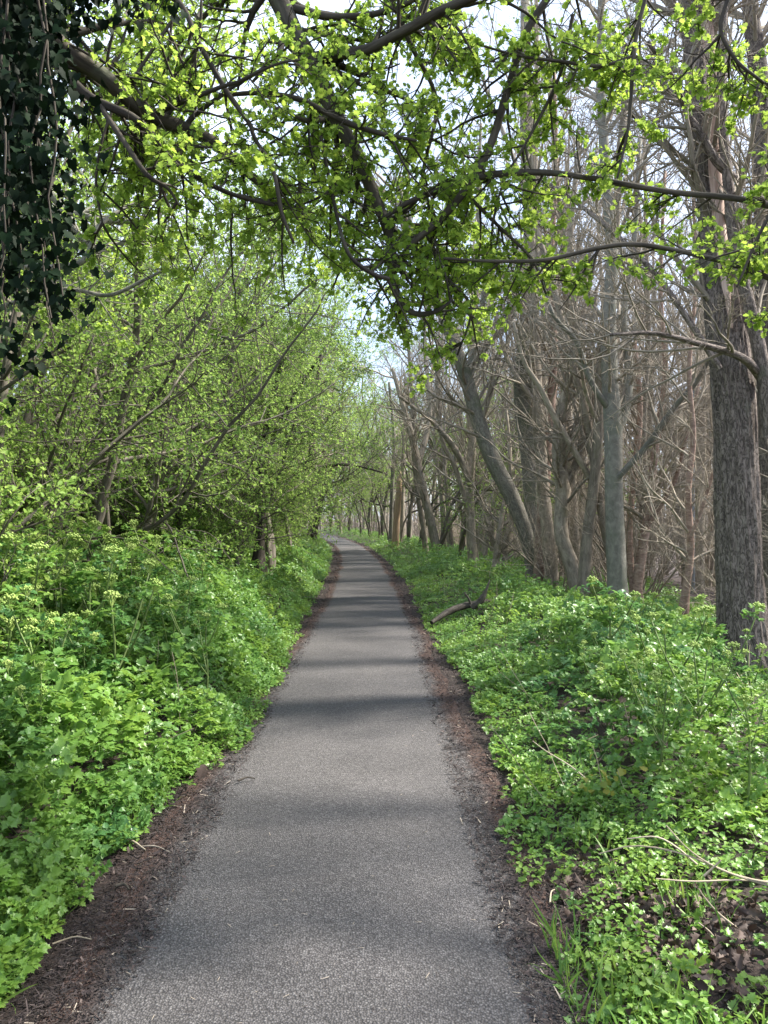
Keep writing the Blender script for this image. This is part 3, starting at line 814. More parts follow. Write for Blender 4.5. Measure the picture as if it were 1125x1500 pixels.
def traced_tree(name, label, limbs, mat, twigs=26, L=1.8, t0=.3, furrow=0, group=None, base=None, seed=1, crownmat=None):
    """limbs: list of pixel traces; the first begins at the ground"""
    random.seed(seed)
    l0 = limb_px(limbs[0], 26)
    b = l0[0][0]; gz = float(ground_z(b.x, b.y))
    root = empty(name, (b.x, b.y, gz))
    O = Vector((b.x, b.y, gz))
    k0 = ([Vector((b.x, b.y, gz - .15))] + [p for p in l0[0][1:]], [l0[1][0] * 1.5, l0[1][1] * 1.22, l0[1][2] * 1.08] + l0[1][3:])
    loc = lambda l: ([p - O for p in l[0]], l[1])
    g = Geo()
    if furrow:
        C = np.array([tuple(p) for p in loc(k0)[0]]); n = int(np.linalg.norm(C[-1] - C[0]) / .05)
        q = smooth_line(np.column_stack([C, k0[1]]), n)
        furrow_tube(g, q[:, :3], q[:, 3], 96, furrow)
    else: tubes(g, [loc(k0)], lambda r: 18, rough=.025)
    g.build('trunk', mat, root)
    out = {}
    for l in limbs[1:]:
        ll = loc(limb_px(l, 16)); gg = Geo(); tubes(gg, [ll], lambda r: 12 if r > .02 else 7, rough=.02)
        gg.build('limb', mat, root)
        sprout(out, ll, max(3, twigs // 3), .2, 1, L * .7, 1, TW)
    sprout(out, loc(k0), twigs, t0, 1, L, 1, TW, ang=50)
    g = Geo(); tubes(g, sum(out.values(), []), sides)
    g.build('crown', crownmat or M['bark_twig'], root)
    return tag(root, label, 'tree', group)

D = 7.0
big = traced_tree('bare_tree', 'largest trunk, thick and deeply furrowed, at the right picture edge',
    [[(1096, 1000, 72, D), (1086, 900, 66, D), (1081, 760, 62, D), (1076, 600, 60, D), (1064, 480, 56, D), (1056, 400, 54, D), (1046, 260, 50, D), (1032, 120, 48, D), (1024, 0, 45, D), (1016, -200, 38, D), (1010, -480, 26, D)],
     [(1124, 640, 18, 6.8), (1118, 540, 20, 6.75), (1098, 450, 19, 6.7), (1078, 360, 18, 6.68), (1068, 270, 15, 6.66), (1058, 150, 14, 6.7), (1062, 0, 12, 6.7), (1075, -200, 10, 6.8)],
     [(1078, 262, 12, 6.7), (1050, 235, 12, 6.66), (1025, 190, 11, 6.6), (1008, 165, 9, 6.6), (985, 110, 8, 6.4), (950, 60, 6, 6.2)],
     [(1120, 560, 14, 6.9), (1090, 525, 12, 6.6), (1030, 505, 9, 6.4), (960, 488, 7, 6.2), (895, 490, 5, 6.0)],
     [(1055, 540, 9, 6.8), (1010, 470, 9, 6.8), (960, 400, 8, 6.8), (905, 345, 7, 6.9), (850, 300, 6, 7.0), (800, 265, 5, 7.1)]],
    M['bark_big'], twigs=34, L=1.9, t0=.35, furrow=.020, seed=3)
# pale peeled wood down the upper right flank of the big trunk
def strip_on(pts, root, mat, name):
    c = smooth_line([np.append(px(a, b, d), w * d / F_PX / 2) for a, b, w, d in pts], 60)
    o = np.array(root.location); S = 9; g = Geo(); V = []; B = []
    for i, q in enumerate(c):
        for j in range(S):
            u = (j / (S - 1) - .5) * 2; wob = 1 + .25 * mnoise.noise(Vector((i * .3, 3 * (u > 0), 0)))
            V.append(q[:3] - o + np.array((u * q[3] * wob, -.02 * (1 - u * u) + .035 * max(u, 0) ** 2, 0))); B.append((u * q[3], 0, i * .08))
    a = (np.arange(59)[:, None] * S + np.arange(S - 1)[None]).ravel()
    g.add(V, Q=np.stack([a, a + 1, a + S + 1, a + S], 1), B=B, R=np.full(len(V), .5))
    return g.build(name, mat, root)
strip_on([(1072, 480, 3, 6.78), (1064, 400, 18, 6.79), (1054, 300, 22, 6.80), (1048, 200, 23, 6.81), (1043, 100, 21, 6.815), (1037, 0, 19, 6.82), (1030, -80, 12, 6.83)], big, M['bare_wood'], 'peeled_wood')

traced_tree('bare_tree', 'grey tree with a long trunk leaning left over the path verge, forked low',
    [[(783, 905, 26, 14.5), (781, 860, 23, 14.5), (776, 800, 21, 14.5), (752, 733, 23, 14.5), (725, 680, 24, 14.5), (704, 627, 22, 14.5), (685, 560, 20, 14.5), (664, 500, 18, 14.4), (640, 440, 15, 14.3), (610, 360, 12, 14.2), (580, 260, 8, 14)],
     [(779, 800, 16, 14.7), (781, 730, 27, 14.9), (776, 660, 29, 15), (769, 600, 31, 15), (768, 540, 30, 15), (776, 460, 28, 15), (780, 350, 24, 15), (772, 200, 20, 15), (770, 0, 14, 15)],
     [(685, 560, 10, 14.5), (700, 480, 9, 14.7), (712, 400, 8, 14.8), (700, 300, 6, 15), (705, 180, 4, 15.2)]],
    M['bark_grey'], twigs=34, L=2.2, t0=.45, seed=4)
traced_tree('bare_tree', 'slim trunk with flaking pinkish bark beside the forked grey tree',
    [[(789, 900, 20, 14.2), (789, 853, 18, 14.2), (795, 747, 17, 14.2), (800, 680, 16, 14.2), (806, 600, 14, 14.3), (812, 520, 12, 14.4), (806, 400, 10, 14.5), (815, 250, 7, 14.6), (812, 80, 5, 14.7)]],
    M['bark_birch'], twigs=26, L=1.4, t0=.3, seed=5)
traced_tree('bare_tree', 'crooked tree with a swollen knotted base left of the smooth grey trunk',
    [[(856, 915, 32, 13), (851, 880, 27, 13), (837, 827, 22, 13), (821, 779, 20, 13), (825, 720, 22, 13), (819, 670, 21, 13), (822, 610, 18, 13), (836, 550, 14, 13), (842, 470, 12, 13), (835, 360, 9, 13), (850, 200, 6, 13)],
     [(824, 722, 12, 13), (840, 690, 12, 13), (856, 640, 11, 13), (868, 585, 9, 13), (862, 520, 7, 13.2), (875, 420, 5, 13.3)],
     [(880, 735, 6, 12.8), (858, 690, 9, 12.6), (835, 650, 9, 12.5), (812, 610, 9, 12.4), (790, 565, 8, 12.3), (768, 530, 6, 12.2), (752, 470, 4, 12)]],
    M['bark_twig'], twigs=26, L=1.7, t0=.35, seed=6)
traced_tree('bare_tree', 'straight smooth grey-green trunk standing left of the largest trunk',
    [[(906, 905, 32, 11.5), (904, 860, 29, 11.5), (901, 780, 27, 11.5), (899, 700, 26, 11.5), (898, 620, 26, 11.5), (893, 540, 24, 11.5), (892, 460, 21, 11.5), (897, 380, 18, 11.5), (888, 250, 15, 11.5), (880, 100, 12, 11.5), (884, -80, 8, 11.5)],
     [(893, 600, 10, 11.5), (882, 585, 9, 11.4), (862, 550, 8, 11.3), (845, 500, 7, 11.2), (810, 460, 6, 11), (790, 390, 4, 11)],
     [(901, 640, 14, 11.6), (916, 600, 14, 11.7), (922, 540, 13, 11.8), (914, 460, 10, 11.9), (930, 350, 8, 12), (938, 200, 6, 12)],
     [(905, 700, 9, 11.4), (950, 650, 9, 11.2), (985, 600, 8, 11), (1020, 560, 7, 10.8), (1050, 505, 5, 10.5)]],
    M['bark_green'], twigs=30, L=1.8, t0=.4, seed=7)
traced_tree('bare_tree', 'dark slanting tree beyond the pale post, leaning left at the verge',
    [[(645, 832, 17, 25), (643, 821, 15, 25), (632, 768, 13, 25), (617, 707, 12.5, 25), (611, 675, 12, 25), (600, 627, 9, 25), (589, 590, 7, 25), (575, 540, 5, 25)],
     [(613, 680, 8, 25), (624, 640, 8, 25.3), (630, 590, 7, 25.5), (622, 500, 5, 26), (630, 400, 3, 26)]],
    M['bark_twig'], twigs=22, L=2.2, t0=.35, seed=8)
traced_tree('bare_tree', 'short dark trunk standing close behind the slanting dark tree',
    [[(625, 828, 10, 26), (621, 780, 8.5, 26), (612, 720, 8, 26), (606, 660, 7, 26), (604, 580, 6, 26), (596, 480, 4, 26)]],
    M['bark_twig'], twigs=20, L=2.0, t0=.3, seed=9)
traced_tree('bare_tree', 'brown tree with a smooth arching limb reaching left towards the path',
    [[(694, 860, 18, 18.5), (693, 848, 15, 18.5), (690, 780, 14, 18.5), (688, 720, 13, 18.5), (692, 640, 12, 18.5), (688, 600, 11, 18.5), (690, 520, 9, 18.5), (700, 400, 7, 18.5), (704, 250, 5, 18.5)],
     [(690, 715, 9, 18.4), (682, 690, 9, 18.3), (668, 660, 9, 18.2), (650, 636, 8, 18.1), (628, 612, 6, 18), (605, 596, 5, 18), (585, 580, 4, 17.8)],
     [(703, 850, 8, 18.8), (688, 760, 7, 18.8), (672, 700, 7, 18.8), (660, 670, 7, 18.8), (648, 645, 6, 18.8), (640, 560, 5, 18.8), (655, 450, 4, 18.8)]],
    M['bark_twig'], twigs=26, L=2.0, t0=.3, seed=10)
traced_tree('bare_tree', 'dark stout leaning trunk with a broken top beside the forked grey tree',
    [[(724, 868, 17, 16.5), (725, 853, 14, 16.5), (727, 820, 11, 16.5), (730, 790, 9, 16.5), (738, 740, 7, 16.7), (748, 680, 5, 17), (742, 600, 3.5, 17)],
     [(733, 856, 8, 16.5), (742, 800, 6, 16.5), (750, 740, 5, 16.5), (745, 650, 4, 16.5)]],
    M['bark_twig'], twigs=20, L=1.4, t0=.3, seed=12)
traced_tree('bare_tree', 'reddish slender tree forking low between smooth trunk and largest trunk',
    [[(930, 890, 20, 12.5), (934, 850, 16, 12.5), (945, 780, 13, 12.5), (955, 700, 11, 12.5), (965, 620, 9, 12.5), (975, 540, 8, 12.5), (968, 420, 6, 12.5), (975, 250, 4, 12.5)],
     [(928, 880, 10, 12.6), (922, 780, 9, 12.7), (930, 690, 9, 12.8), (938, 600, 8, 12.8), (930, 500, 6, 12.8)],
     [(948, 770, 8, 12.4), (968, 740, 7, 12.3), (990, 700, 6, 12.2), (1005, 640, 5, 12), (1025, 560, 4, 12)]],
    M['bark_birch'], twigs=30, L=1.7, t0=.25, seed=13)
traced_tree('bare_tree', 'slim reddish stem close left of the largest trunk',
    [[(1000, 900, 14, 10.5), (1005, 860, 12, 10.5), (1012, 800, 10, 10.5), (1008, 720, 9, 10.5), (1016, 640, 8, 10.5), (1010, 540, 6, 10.5), (1020, 400, 5, 10.5), (1012, 220, 3, 10.5)],
     [(1010, 790, 6, 10.4), (1030, 740, 5, 10.3), (1048, 680, 4, 10.2)]],
    M['bark_birch'], twigs=26, L=1.5, t0=.2, seed=14)
traced_tree('bare_tree', 'tall rough trunk at the upper right corner behind the largest trunk',
    [[(1135, 960, 44, 9), (1134, 800, 40, 9), (1130, 600, 38, 9), (1126, 400, 36, 9), (1120, 250, 32, 9), (1112, 100, 26, 9), (1100, 0, 22, 9), (1095, -200, 16, 9)]],
    M['bark_big'], twigs=26, L=2.0, t0=.35, seed=15)
# pale post and the poles beside it
q = px(579, 803, 34)
root = empty('tree_stump', (q[0], q[1], 0))
g = Geo(); c = smooth_line([(0, 0, -.2, .19), (0, 0, .1, .165), (.05, 0, 1.2, .15), (.14, 0, 2.4, .14), (.19, 0, 3.15, .12)], 16)
tubes(g, [([Vector(v[:3]) for v in c], [float(v[3]) for v in c])], lambda r: 16, rough=.02); g.build('trunk', M['pole'], root)
g = Geo(); tubes(g, [([Vector((.19, 0, 3.1)), Vector((.21, 0, 3.35)), Vector((.25, .02, 3.5))], [.10, .06, .02])], lambda r: 9, rough=.1); g.build('broken_top', M['pole'], root)
tag(root, 'pale orange barkless tree stump standing upright beside the path', 'tree stump')
traced_tree('bare_tree', 'grey straight stem touching the left side of the pale barkless stump',
    [[(573, 800, 8, 35.5), (573, 760, 6, 35.5), (575, 700, 6, 35.5), (577, 640, 5, 35.5), (570, 560, 4, 35.5)]], M['bark_grey'], twigs=14, L=2.4, t0=.45, seed=16)
traced_tree('bare_tree', 'dark straight stem just right of the pale barkless stump',
    [[(590, 806, 9, 36.5), (589, 760, 7, 36.5), (590, 700, 7, 36.5), (592, 640, 6, 36.5), (598, 560, 4, 36.5)]], M['bark_twig'], twigs=16, L=2.4, t0=.4, seed=17)

# broken log lying on the right verge
D = 10.8
q = px(690, 900, D); root = empty('fallen_branch', tuple(q * (1, 1, 0)))
O = Vector(root.location)
def lp(l, n=14):
    a, b = limb_px(l, n); return ([p - O for p in a], b)
for nm, l in (('branch', [(632, 912, 6, D - .5), (655, 897, 9, D - .2), (678, 888, 10, D), (700, 884, 9, D + .1)]),
              ('limb', [(697, 912, 10, D - .2), (706, 898, 9, D), (716, 886, 10, D + .1), (728, 878, 10, D + .2), (736, 872, 6, D + .3)]),
              ('stub', [(690, 890, 11, D), (704, 880, 10, D), (713, 862, 4, D), (717, 850, 2, D)]),
              ('branch', [(700, 884, 8, D), (720, 880, 7, D + .1), (735, 878, 3, D + .2)]),
              ('twig', [(690, 886, 4, D), (686, 876, 3, D), (680, 868, 1.5, D)])):
    g = Geo(); tubes(g, [lp(l)], lambda r: 10, rough=.05); g.build(nm, M['bark_log'], root)
tag(root, 'broken grey forked branch lying on the right verge beside the path', 'fallen branch')

# ------------------------------------------------------------------ leafy hawthorns of the left side
def leafy_spec(t0=.17, up=.03):
    return [dict(seg=.3, wander=.13 + .09 * (t0 > .3), up=up, kids=14, t0=t0, ang=58, ratio=.50, taper=.75, rr=.55),
            dict(seg=.22, wander=.2, up=.03, kids=9, t0=.1, ang=52, ratio=.5, taper=.75, rr=.5, rmin=.008),
            dict(seg=.15, wander=.22, up=.02, kids=7, t0=.08, ang=52, ratio=.5, taper=.6, rr=.5, rmin=.0045),
            dict(seg=.10, wander=.22, up=.02, kids=0, t0=.1, ang=50, ratio=.5, taper=.4, rr=.5, rmin=.0028)]
def make_leafy(seed, h, r, stems, name='leafy_tree', lean=(0, 0), leaf=.036, dense=1.0, spacing=.15, per=4, t0=.17, up=.03):
    random.seed(seed); root = empty(name, (0, 0, 0)); out = {}
    for s in range(stems):
        a = random.uniform(0, 6.28); l = random.uniform(.1, .3) * (stems > 1)
        grow(out, (math.cos(a) * .1, math.sin(a) * .1, -.1), (math.cos(a) * l + lean[0], math.sin(a) * l + lean[1], 1), h * random.uniform(.8, 1.05), r * random.uniform(.7, 1.1), 0, leafy_spec(t0, up))
    t = Geo(); tubes(t, flare(out[0]), sides, rough=.05)
    c = Geo(); tubes(c, out[1] + out[2] + out[3], sides)
    f = Geo(); tufts(f, HEX, out[3], spacing, per, leaf, hue=(.05, 1)); tufts(f, HEX, out[2], .22, per - 1, leaf, hue=(.05, 1), p=.8)
    KIDS[root.name] = [t.build('trunk', M['bark_limb'], root), c.build('crown', M['bark_limb'], root), f.build('foliage', M['haw_far'], root)]
    return root
leafy = [make_leafy(200, 6.2, .06, 2, spacing=.095), make_leafy(201, 6.8, .07, 2, spacing=.095), make_leafy(202, 5.6, .05, 3, spacing=.095), make_leafy(203, 7.6, .09, 1, spacing=.095)]
archers = [make_leafy(210, 7.4, .075, 1, lean=(.2, 0), t0=.33, up=.0, spacing=.09), make_leafy(211, 7.4, .065, 2, lean=(.26, 0), t0=.33, up=.0, spacing=.09), make_leafy(212, 7.6, .07, 1, lean=(.36, 0), t0=.4, up=.0, spacing=.09)]
hedge = [make_leafy(220, 2.4, .04, 6, name='leafy_bush', spacing=.12), make_leafy(221, 2.9, .05, 5, name='leafy_bush', spacing=.12)]
random.seed(31)
gl2 = 'leafy hawthorns on the left bank'
for x, y in [(-3.7, 7.2), (-4.9, 5.6), (-3.3, 9.8), (-5.6, 8.8), (-4.1, 12.4), (-6.4, 11.6), (-3.4, 15.2), (-5.2, 15.5), (-3.6, 18.4), (-6.2, 19), (-7.5, 14.5), (-4.8, 21.6), (-8.3, 9), (-9, 20), (-3.1, 12), (-4.6, 10), (-3.0, 14), (-3.2, 17), (-7.2, 7), (-9.5, 13), (-5.8, 17), (-3.4, 21), (-5, 25), (-7.5, 23), (-4.4, 4.2), (-5.6, 6.6), (-3.3, 5.9), (-7, 4.8), (-3.2, 8.5), (-4.2, 16.5), (-5.0, 13.5)]:
    put_copy(random.choice(leafy), x, y, random.uniform(.92, 1.1), 'green-leaved hawthorn growing thickly behind the near left bank', 'tree', gl2)
for y in np.arange(19, 66, 2.7):
    put_copy(random.choice(leafy), float(pathx(y)) - random.uniform(2.6, 4.2), float(y), random.uniform(.85, 1.1), 'far hawthorn in pale leaf lining the left side of the tunnel', 'tree', 'far hawthorns lining the tunnel')
for y, d, s in [(13.2, -2.1, 1.0), (16, -1.9, 1.1), (19.3, -1.8, 1.15), (12.5, -3.0, 1.0), (14, -2.8, 1.1), (15.3, -2.7, 1.05), (16.6, -2.6, 1.1), (18, -2.6, 1.1), (21, -2.5, 1.15), (19.5, -2.3, 1.05), (22, -2.5, 1.2), (24, -2.6, 1.3), (26, -2.6, 1.25), (29, -2.5, 1.3), (32, -2.5, 1.3), (35, -2.4, 1.25), (37, -2.2, 1.1), (41, -2.2, 1.0), (45, -2.2, 1.0), (50, -2.0, 1.0), (55, -2.0, 1.0), (61, -1.8, 1.0)]:
    put_copy(random.choice(archers), float(pathx(y)) + d, y, s, 'hawthorn leaning over the path to form the green arch', 'tree', 'arching hawthorns over the path', rz=random.uniform(-1.0, 1.0))
for x, y in [(-3.6, 5.4), (-4.6, 7.4), (-5.2, 9.4), (-3.4, 12.6), (-4.8, 13), (-3.1, 19.4), (-3.3, 22), (-3.8, 24.5), (-4, 27.5), (-4.4, 31)]:
    put_copy(random.choice(hedge), x, y, random.uniform(.85, 1.15), 'bushy green hawthorn shrub at the back of the left bank', 'bush', 'hawthorn shrubs at the back of the left bank')
for y, x in [(30, -8), (36, -7), (42, -9), (26, -11), (50, -12), (17, -11), (34, -13), (12, -10), (58, -13), (66, -15)]:
    put_copy(random.choice(bares), x, y, random.uniform(.8, 1.05), 'bare tree showing brown twigs behind the leafy hawthorns', 'tree', 'bare trees behind the hawthorns')
for y, d, s in [(24, -2.6, 1.35), (28, -2.4, 1.45), (32, -2.2, 1.5), (36, -2.0, 1.55), (41, -1.9, 1.6), (47, -1.9, 1.6)]:
    put_copy(leafy[3] if int(y) % 8 else leafy[1], float(pathx(y)) + d, y, s, 'tall leafy tree closing the sky above the far end of the tunnel', 'tree', 'tall leafy trees over the far path')
for y, d, s in [(34, 2.4, 1.3), (40, 2.6, 1.5), (46, 2.6, 1.6), (52, 2.8, 1.7)]:
    put_copy(leafy[3] if int(y) % 12 else leafy[1], float(pathx(y)) + d, y, s, 'tall pale-leaved tree among bare trees right of the far path', 'tree', 'pale-leaved trees right of the far path')
for y, d, s in [(21.5, 2.7, .95), (25, 2.5, .95), (30, 2.4, .85), (35, 2.2, .9), (39, 2.0, .9), (43, 1.9, 1.0), (48, 2.0, 1.0), (53, 2.0, 1.0), (59, 2, 1.1), (66, 1.5, 1.1)]:
    put_copy(random.choice(archers), float(pathx(y)) + d, y, s, 'hawthorn leaning in from the bare right side to close the green arch', 'tree', 'arching hawthorns on the right side', rz=math.pi + random.uniform(-.5, .5))
for x, y in [(-6, 13), (-8, 17), (-5.5, 20), (-10, 15), (-7, 26), (-12, 20), (-9, 11), (-5, 30), (-4.8, 36), (-6, 42), (-3.9, 26)]:
    put_copy(random.choice(bares), x, y, random.uniform(.9, 1.1), 'tall bare tree rising above the leafy hawthorns', 'tree', 'tall bare trees above the hawthorns')
# traced trunks that show on the left
traced_tree('leafless_tree', 'pale broken ivy-stripped trunk among the left hawthorns',
    [[(308, 830, 12, 13.5), (306, 780, 10, 13.5), (303, 720, 10, 13.5), (299, 660, 9, 13.5), (301, 630, 7, 13.5), (297, 580, 5, 13.6)]], M['bark_twig'], twigs=8, L=1.0, t0=.5, seed=21)
traced_tree('leafless_tree', 'dark ridged trunk beside the path at the left of the tunnel',
    [[(378, 838, 24, 14.5), (380, 800, 16, 14.5), (384, 740, 13, 14.5), (380, 690, 12, 14.5), (392, 620, 9, 14.5), (410, 540, 7, 14.3), (440, 460, 5, 14)],
     [(386, 700, 7, 14.5), (400, 640, 6, 14.3), (430, 580, 5, 14), (470, 520, 4, 13.6)]], M['bark_haw'], twigs=14, L=1.2, t0=.4, seed=22)
traced_tree('leafless_tree', 'dark bent tree at the tunnel mouth with limbs reaching over the path',
    [[(458, 796, 9, 31), (463, 770, 7.5, 31), (470, 735, 7, 31), (474, 715, 6, 31), (485, 690, 4, 31), (500, 670, 3, 31)]], M['bark_haw'], twigs=12, L=1.8, t0=.4, seed=23)
traced_tree('leafless_tree', 'hawthorn with a thick dark elbowed limb in the left of the tunnel',
    [[(400, 815, 12, 20), (402, 760, 9, 20), (410, 720, 9, 20), (430, 700, 11, 20), (450, 686, 11, 20), (457, 660, 10, 20), (459, 620, 8, 20), (462, 580, 6, 20), (470, 520, 4, 20)],
     [(452, 684, 6, 20), (475, 684, 5, 20), (500, 680, 4.5, 19.8), (530, 684, 3.5, 19.5), (560, 692, 2.5, 19)]], M['bark_haw'], twigs=14, L=1.6, t0=.4, seed=24)

# grey paling fence glimpsed behind the left hawthorns
root = empty('metal_fence', (-6.6, 14, 0)); g = Geo()
for i in range(150):
    y = -8 + i * .17; x = .05 * math.sin(i * .3)
    for (w, t, z0, z1) in ((.035, .008, .05, 2.0),):
        v = np.array([(x - t, y - w, z0), (x + t, y - w, z0), (x + t, y + w, z0), (x - t, y + w, z0), (x - t, y - w, z1), (x + t, y - w, z1), (x + t, y + w, z1), (x - t, y + w, z1), (x, y, z1 + .08)])
        g.add(v, Q=[(0, 1, 5, 4), (1, 2, 6, 5), (2, 3, 7, 6), (3, 0, 4, 7)], T=[(4, 5, 8), (5, 6, 8), (6, 7, 8), (7, 4, 8)])
g.build('pale_panel', M['fence'], root, smooth=False)
for z in (.4, 1.7):
    g = Geo(); tubes(g, [([Vector((.06, -8 + k, z)) for k in range(0, 26)], [.025] * 26)], lambda r: 4); g.build('rail', M['fence'], root, smooth=False)
tag(root, 'grey metal paling fence half hidden behind the left hawthorns', 'fence')

# white angular lamp head on a mast beyond the thicket
q = px(1000, 566, 19); root = empty('lamp_mast', (q[0], q[1], float(ground_z(q[0], q[1]))), sc=.72)
h = (q[2] - root.location.z) / .72
g = Geo(); tubes(g, [([Vector((.35, 0, 0)), Vector((.35, 0, h * .5)), Vector((.35, 0, h - .05))], [.07, .06, .05])], lambda r: 10); g.build('mast', M['fence'], root)
g = Geo()
a = [(-.80, -.22), (-.25, -.06), (.02, .08), (.28, .18), (.58, .20), (.60, -.10), (.28, -.06), (.10, -.06), (-.20, -.20), (-.6, -.24)]
v = [(x, -.12, h + z) for x, z in a] + [(x, .25, h + z + .05) for x, z in a]; n = len(a)
g.add(v, Q=[(i, (i + 1) % n, n + (i + 1) % n, n + i) for i in range(n)], T=[(0, 1, 9), (1, 8, 9), (1, 2, 8), (2, 7, 8), (2, 3, 7), (3, 6, 7), (3, 4, 6), (4, 5, 6)] + [(n, n + 9, n + 1), (n + 1, n + 9, n + 8), (n + 1, n + 8, n + 2), (n + 2, n + 8, n + 7), (n + 2, n + 7, n + 3), (n + 3, n + 7, n + 6), (n + 3, n + 6, n + 4), (n + 4, n + 6, n + 5)])
g.build('lamp_head', M['white'], root, smooth=False)
tag(root, 'white angular lamp head on a mast glimpsed through bare twigs', 'lamp')

# ------------------------------------------------------------------ overhanging hawthorn, near
HS = [None, None,
      dict(seg=.07, wander=.20, up=.0, kids=6, t0=.08, ang=55, ratio=.5, taper=.7, rr=.55, rmin=.0030),
      dict(seg=.05, wander=.24, up=.0, kids=3.2, t0=.1, ang=50, ratio=.5, taper=.5, rr=.6, rmin=.0018),
      dict(seg=.035, wander=.25, up=.0, kids=0, t0=.1, ang=50, ratio=.5, taper=.4, rr=.5, rmin=.0014)]
def near_tree(name, label, base, trunk_r, limbs, mat, seed, leafp, ground=True):
    random.seed(seed)
    root = empty(name, (base[0], base[1], 0)); O = Vector((base[0], base[1], 0))
    g = Geo(); top = Vector(base[2])
    c = smooth_line([(base[0], base[1], -.15, trunk_r * 1.3), (base[0], base[1], .5, trunk_r), ((base[0] + top.x) / 2 * 1.0, (base[1] + top.y) / 2, top.z * .6, trunk_r * .85), (top.x, top.y, top.z, trunk_r * .6)], 24)
    tubes(g, [([Vector(q[:3]) - O for q in c], [float(q[3]) for q in c])], lambda r: 20, rough=.05); g.build('trunk', mat, root)
    tw, lf = Geo(), Geo(); out = {}
    for pts, k, L, dens in limbs:
        pts = [p if len(p) == 4 else p for p in pts]
        ll = limb_px(pts, 5 * len(pts)); ll = ([p - O for p in ll[0]], ll[1])
        gg = Geo(); tubes(gg, [ll], lambda r: 12 if r > .008 else 7, rough=.04); gg.build('limb', mat, root)
        o2 = {}
        sprout(o2, ll, int(k * .9), .03, 1, L, 2, HS, ang=60, bias=(0, .75, 0))
        for a, b in o2.items():
            out.setdefault(a, []).extend(b)
        tufts(lf, LOBED, o2.get(4, []), .11, 4, .0235, hue=(.1, 1), p=leafp * dens)
        tufts(lf, LOBED, o2.get(3, []), .10, 4, .026, hue=(.05, 1), p=leafp * dens)
        tufts(lf, LOBED, o2.get(2, []), .20, 5, .027, hue=(0, 1), p=leafp * dens)
    tubes(tw, sum(out.values(), []), sides); tw.build('crown', mat, root)
    lf.build('foliage', M['haw_near'], root)
    return tag(root, label, 'tree')

d = 3.2
near_tree('hawthorn_tree', 'nearest hawthorn whose dark limbs and bright new leaves overhang the path from the left', (-2.3, 1.9, (-2.0, 2.4, 3.3)), .13, [
    ([(-150, -250, 60, 2.4), (-20, -60, 42, 2.6), (80, 60, 30, 2.8), (150, 110, 24, 2.9), (215, 165, 22, 3.0), (300, 200, 18, 3.1), (360, 250, 13, 3.2), (420, 300, 8, 3.3)], 26, .55, .9),
    ([(60, 70, 14, 2.8), (130, 140, 13, 2.8), (200, 175, 12, 2.8), (262, 240, 10, 2.9), (330, 280, 7, 3.0), (400, 300, 5, 3.1)], 18, .45, .8),
    ([(140, 145, 9, 2.8), (180, 205, 8, 2.75), (215, 255, 7, 2.7), (245, 275, 5, 2.7), (262, 300, 3, 2.7)], 10, .35, .7),
    ([(-100, -200, 30, 2.6), (60, -100, 24, 2.8), (190, -40, 20, 3.0), (260, 0, 9, 3.0), (290, 60, 8, 3.0), (330, 130, 7.5, 3.0), (365, 180, 7, 3.0), (372, 200, 6, 3.0), (400, 250, 6, 3.0), (412, 310, 5.5, 3.0), (430, 355, 4, 3.0)], 24, .45, 1.0),
    ([(-60, -350, 40, 2.6), (150, -300, 36, 3.0), (330, -170, 33, 3.3), (400, -20, 30, 3.5), (432, 50, 28, 3.5), (455, 90, 28, 3.5), (490, 165, 23, 3.5), (525, 230, 20, 3.5), (550, 290, 17, 3.5), (572, 350, 15, 3.5), (574, 405, 14, 3.5)], 34, .55, .9),
    ([(574, 405, 12, 3.5), (580, 430, 9, 3.45), (595, 452, 8, 3.4), (615, 460, 8, 3.35), (640, 455, 6, 3.3), (662, 440, 4, 3.3)], 8, .3, .8),
    ([(452, 84, 16, 3.5), (490, 78, 16, 3.45), (540, 70, 15, 3.4), (590, 45, 15, 3.3), (640, 18, 15, 3.2), (700, -10, 14, 3.1), (780, -60, 10, 3.0)], 22, .5, .9),
    ([(430, 10, 12, 3.5), (480, 22, 11, 3.5), (540, 20, 9, 3.5), (590, 5, 8, 3.4), (640, -20, 6, 3.4)], 12, .4, 1.0),
    ([(330, 138, 6, 3.2), (380, 135, 7, 3.2), (440, 145, 8, 3.2), (500, 175, 8, 3.2), (560, 195, 7, 3.2), (610, 205, 4, 3.2)], 18, .45, 1.0),
    ([(470, 200, 6, 3.3), (490, 300, 5, 3.2), (510, 370, 6, 3.1), (545, 400, 7, 3.1), (570, 408, 6, 3.1)], 12, .35, .7),
    ([(250, 30, 5, 3.0), (210, 90, 5, 3.0), (160, 170, 4, 2.9), (140, 260, 4, 2.9), (150, 330, 3, 2.9)], 10, .35, .7),
    ([(380, -40, 8, 3.6), (300, 20, 7, 3.8), (240, 90, 6, 4.0), (200, 180, 5, 4.2)], 22, .6, 1.0),
    ([(560, -40, 8, 3.4), (600, 60, 7, 3.5), (640, 150, 6, 3.6), (620, 260, 5, 3.7), (650, 340, 4, 3.8), (700, 420, 3, 3.8)], 26, .5, 1.0),
    ([(520, 120, 6, 3.8), (470, 200, 6, 3.9), (440, 260, 5, 4.0), (445, 330, 4, 4.0)], 18, .55, 1.0),
], M['bark_haw'], 51, .8)
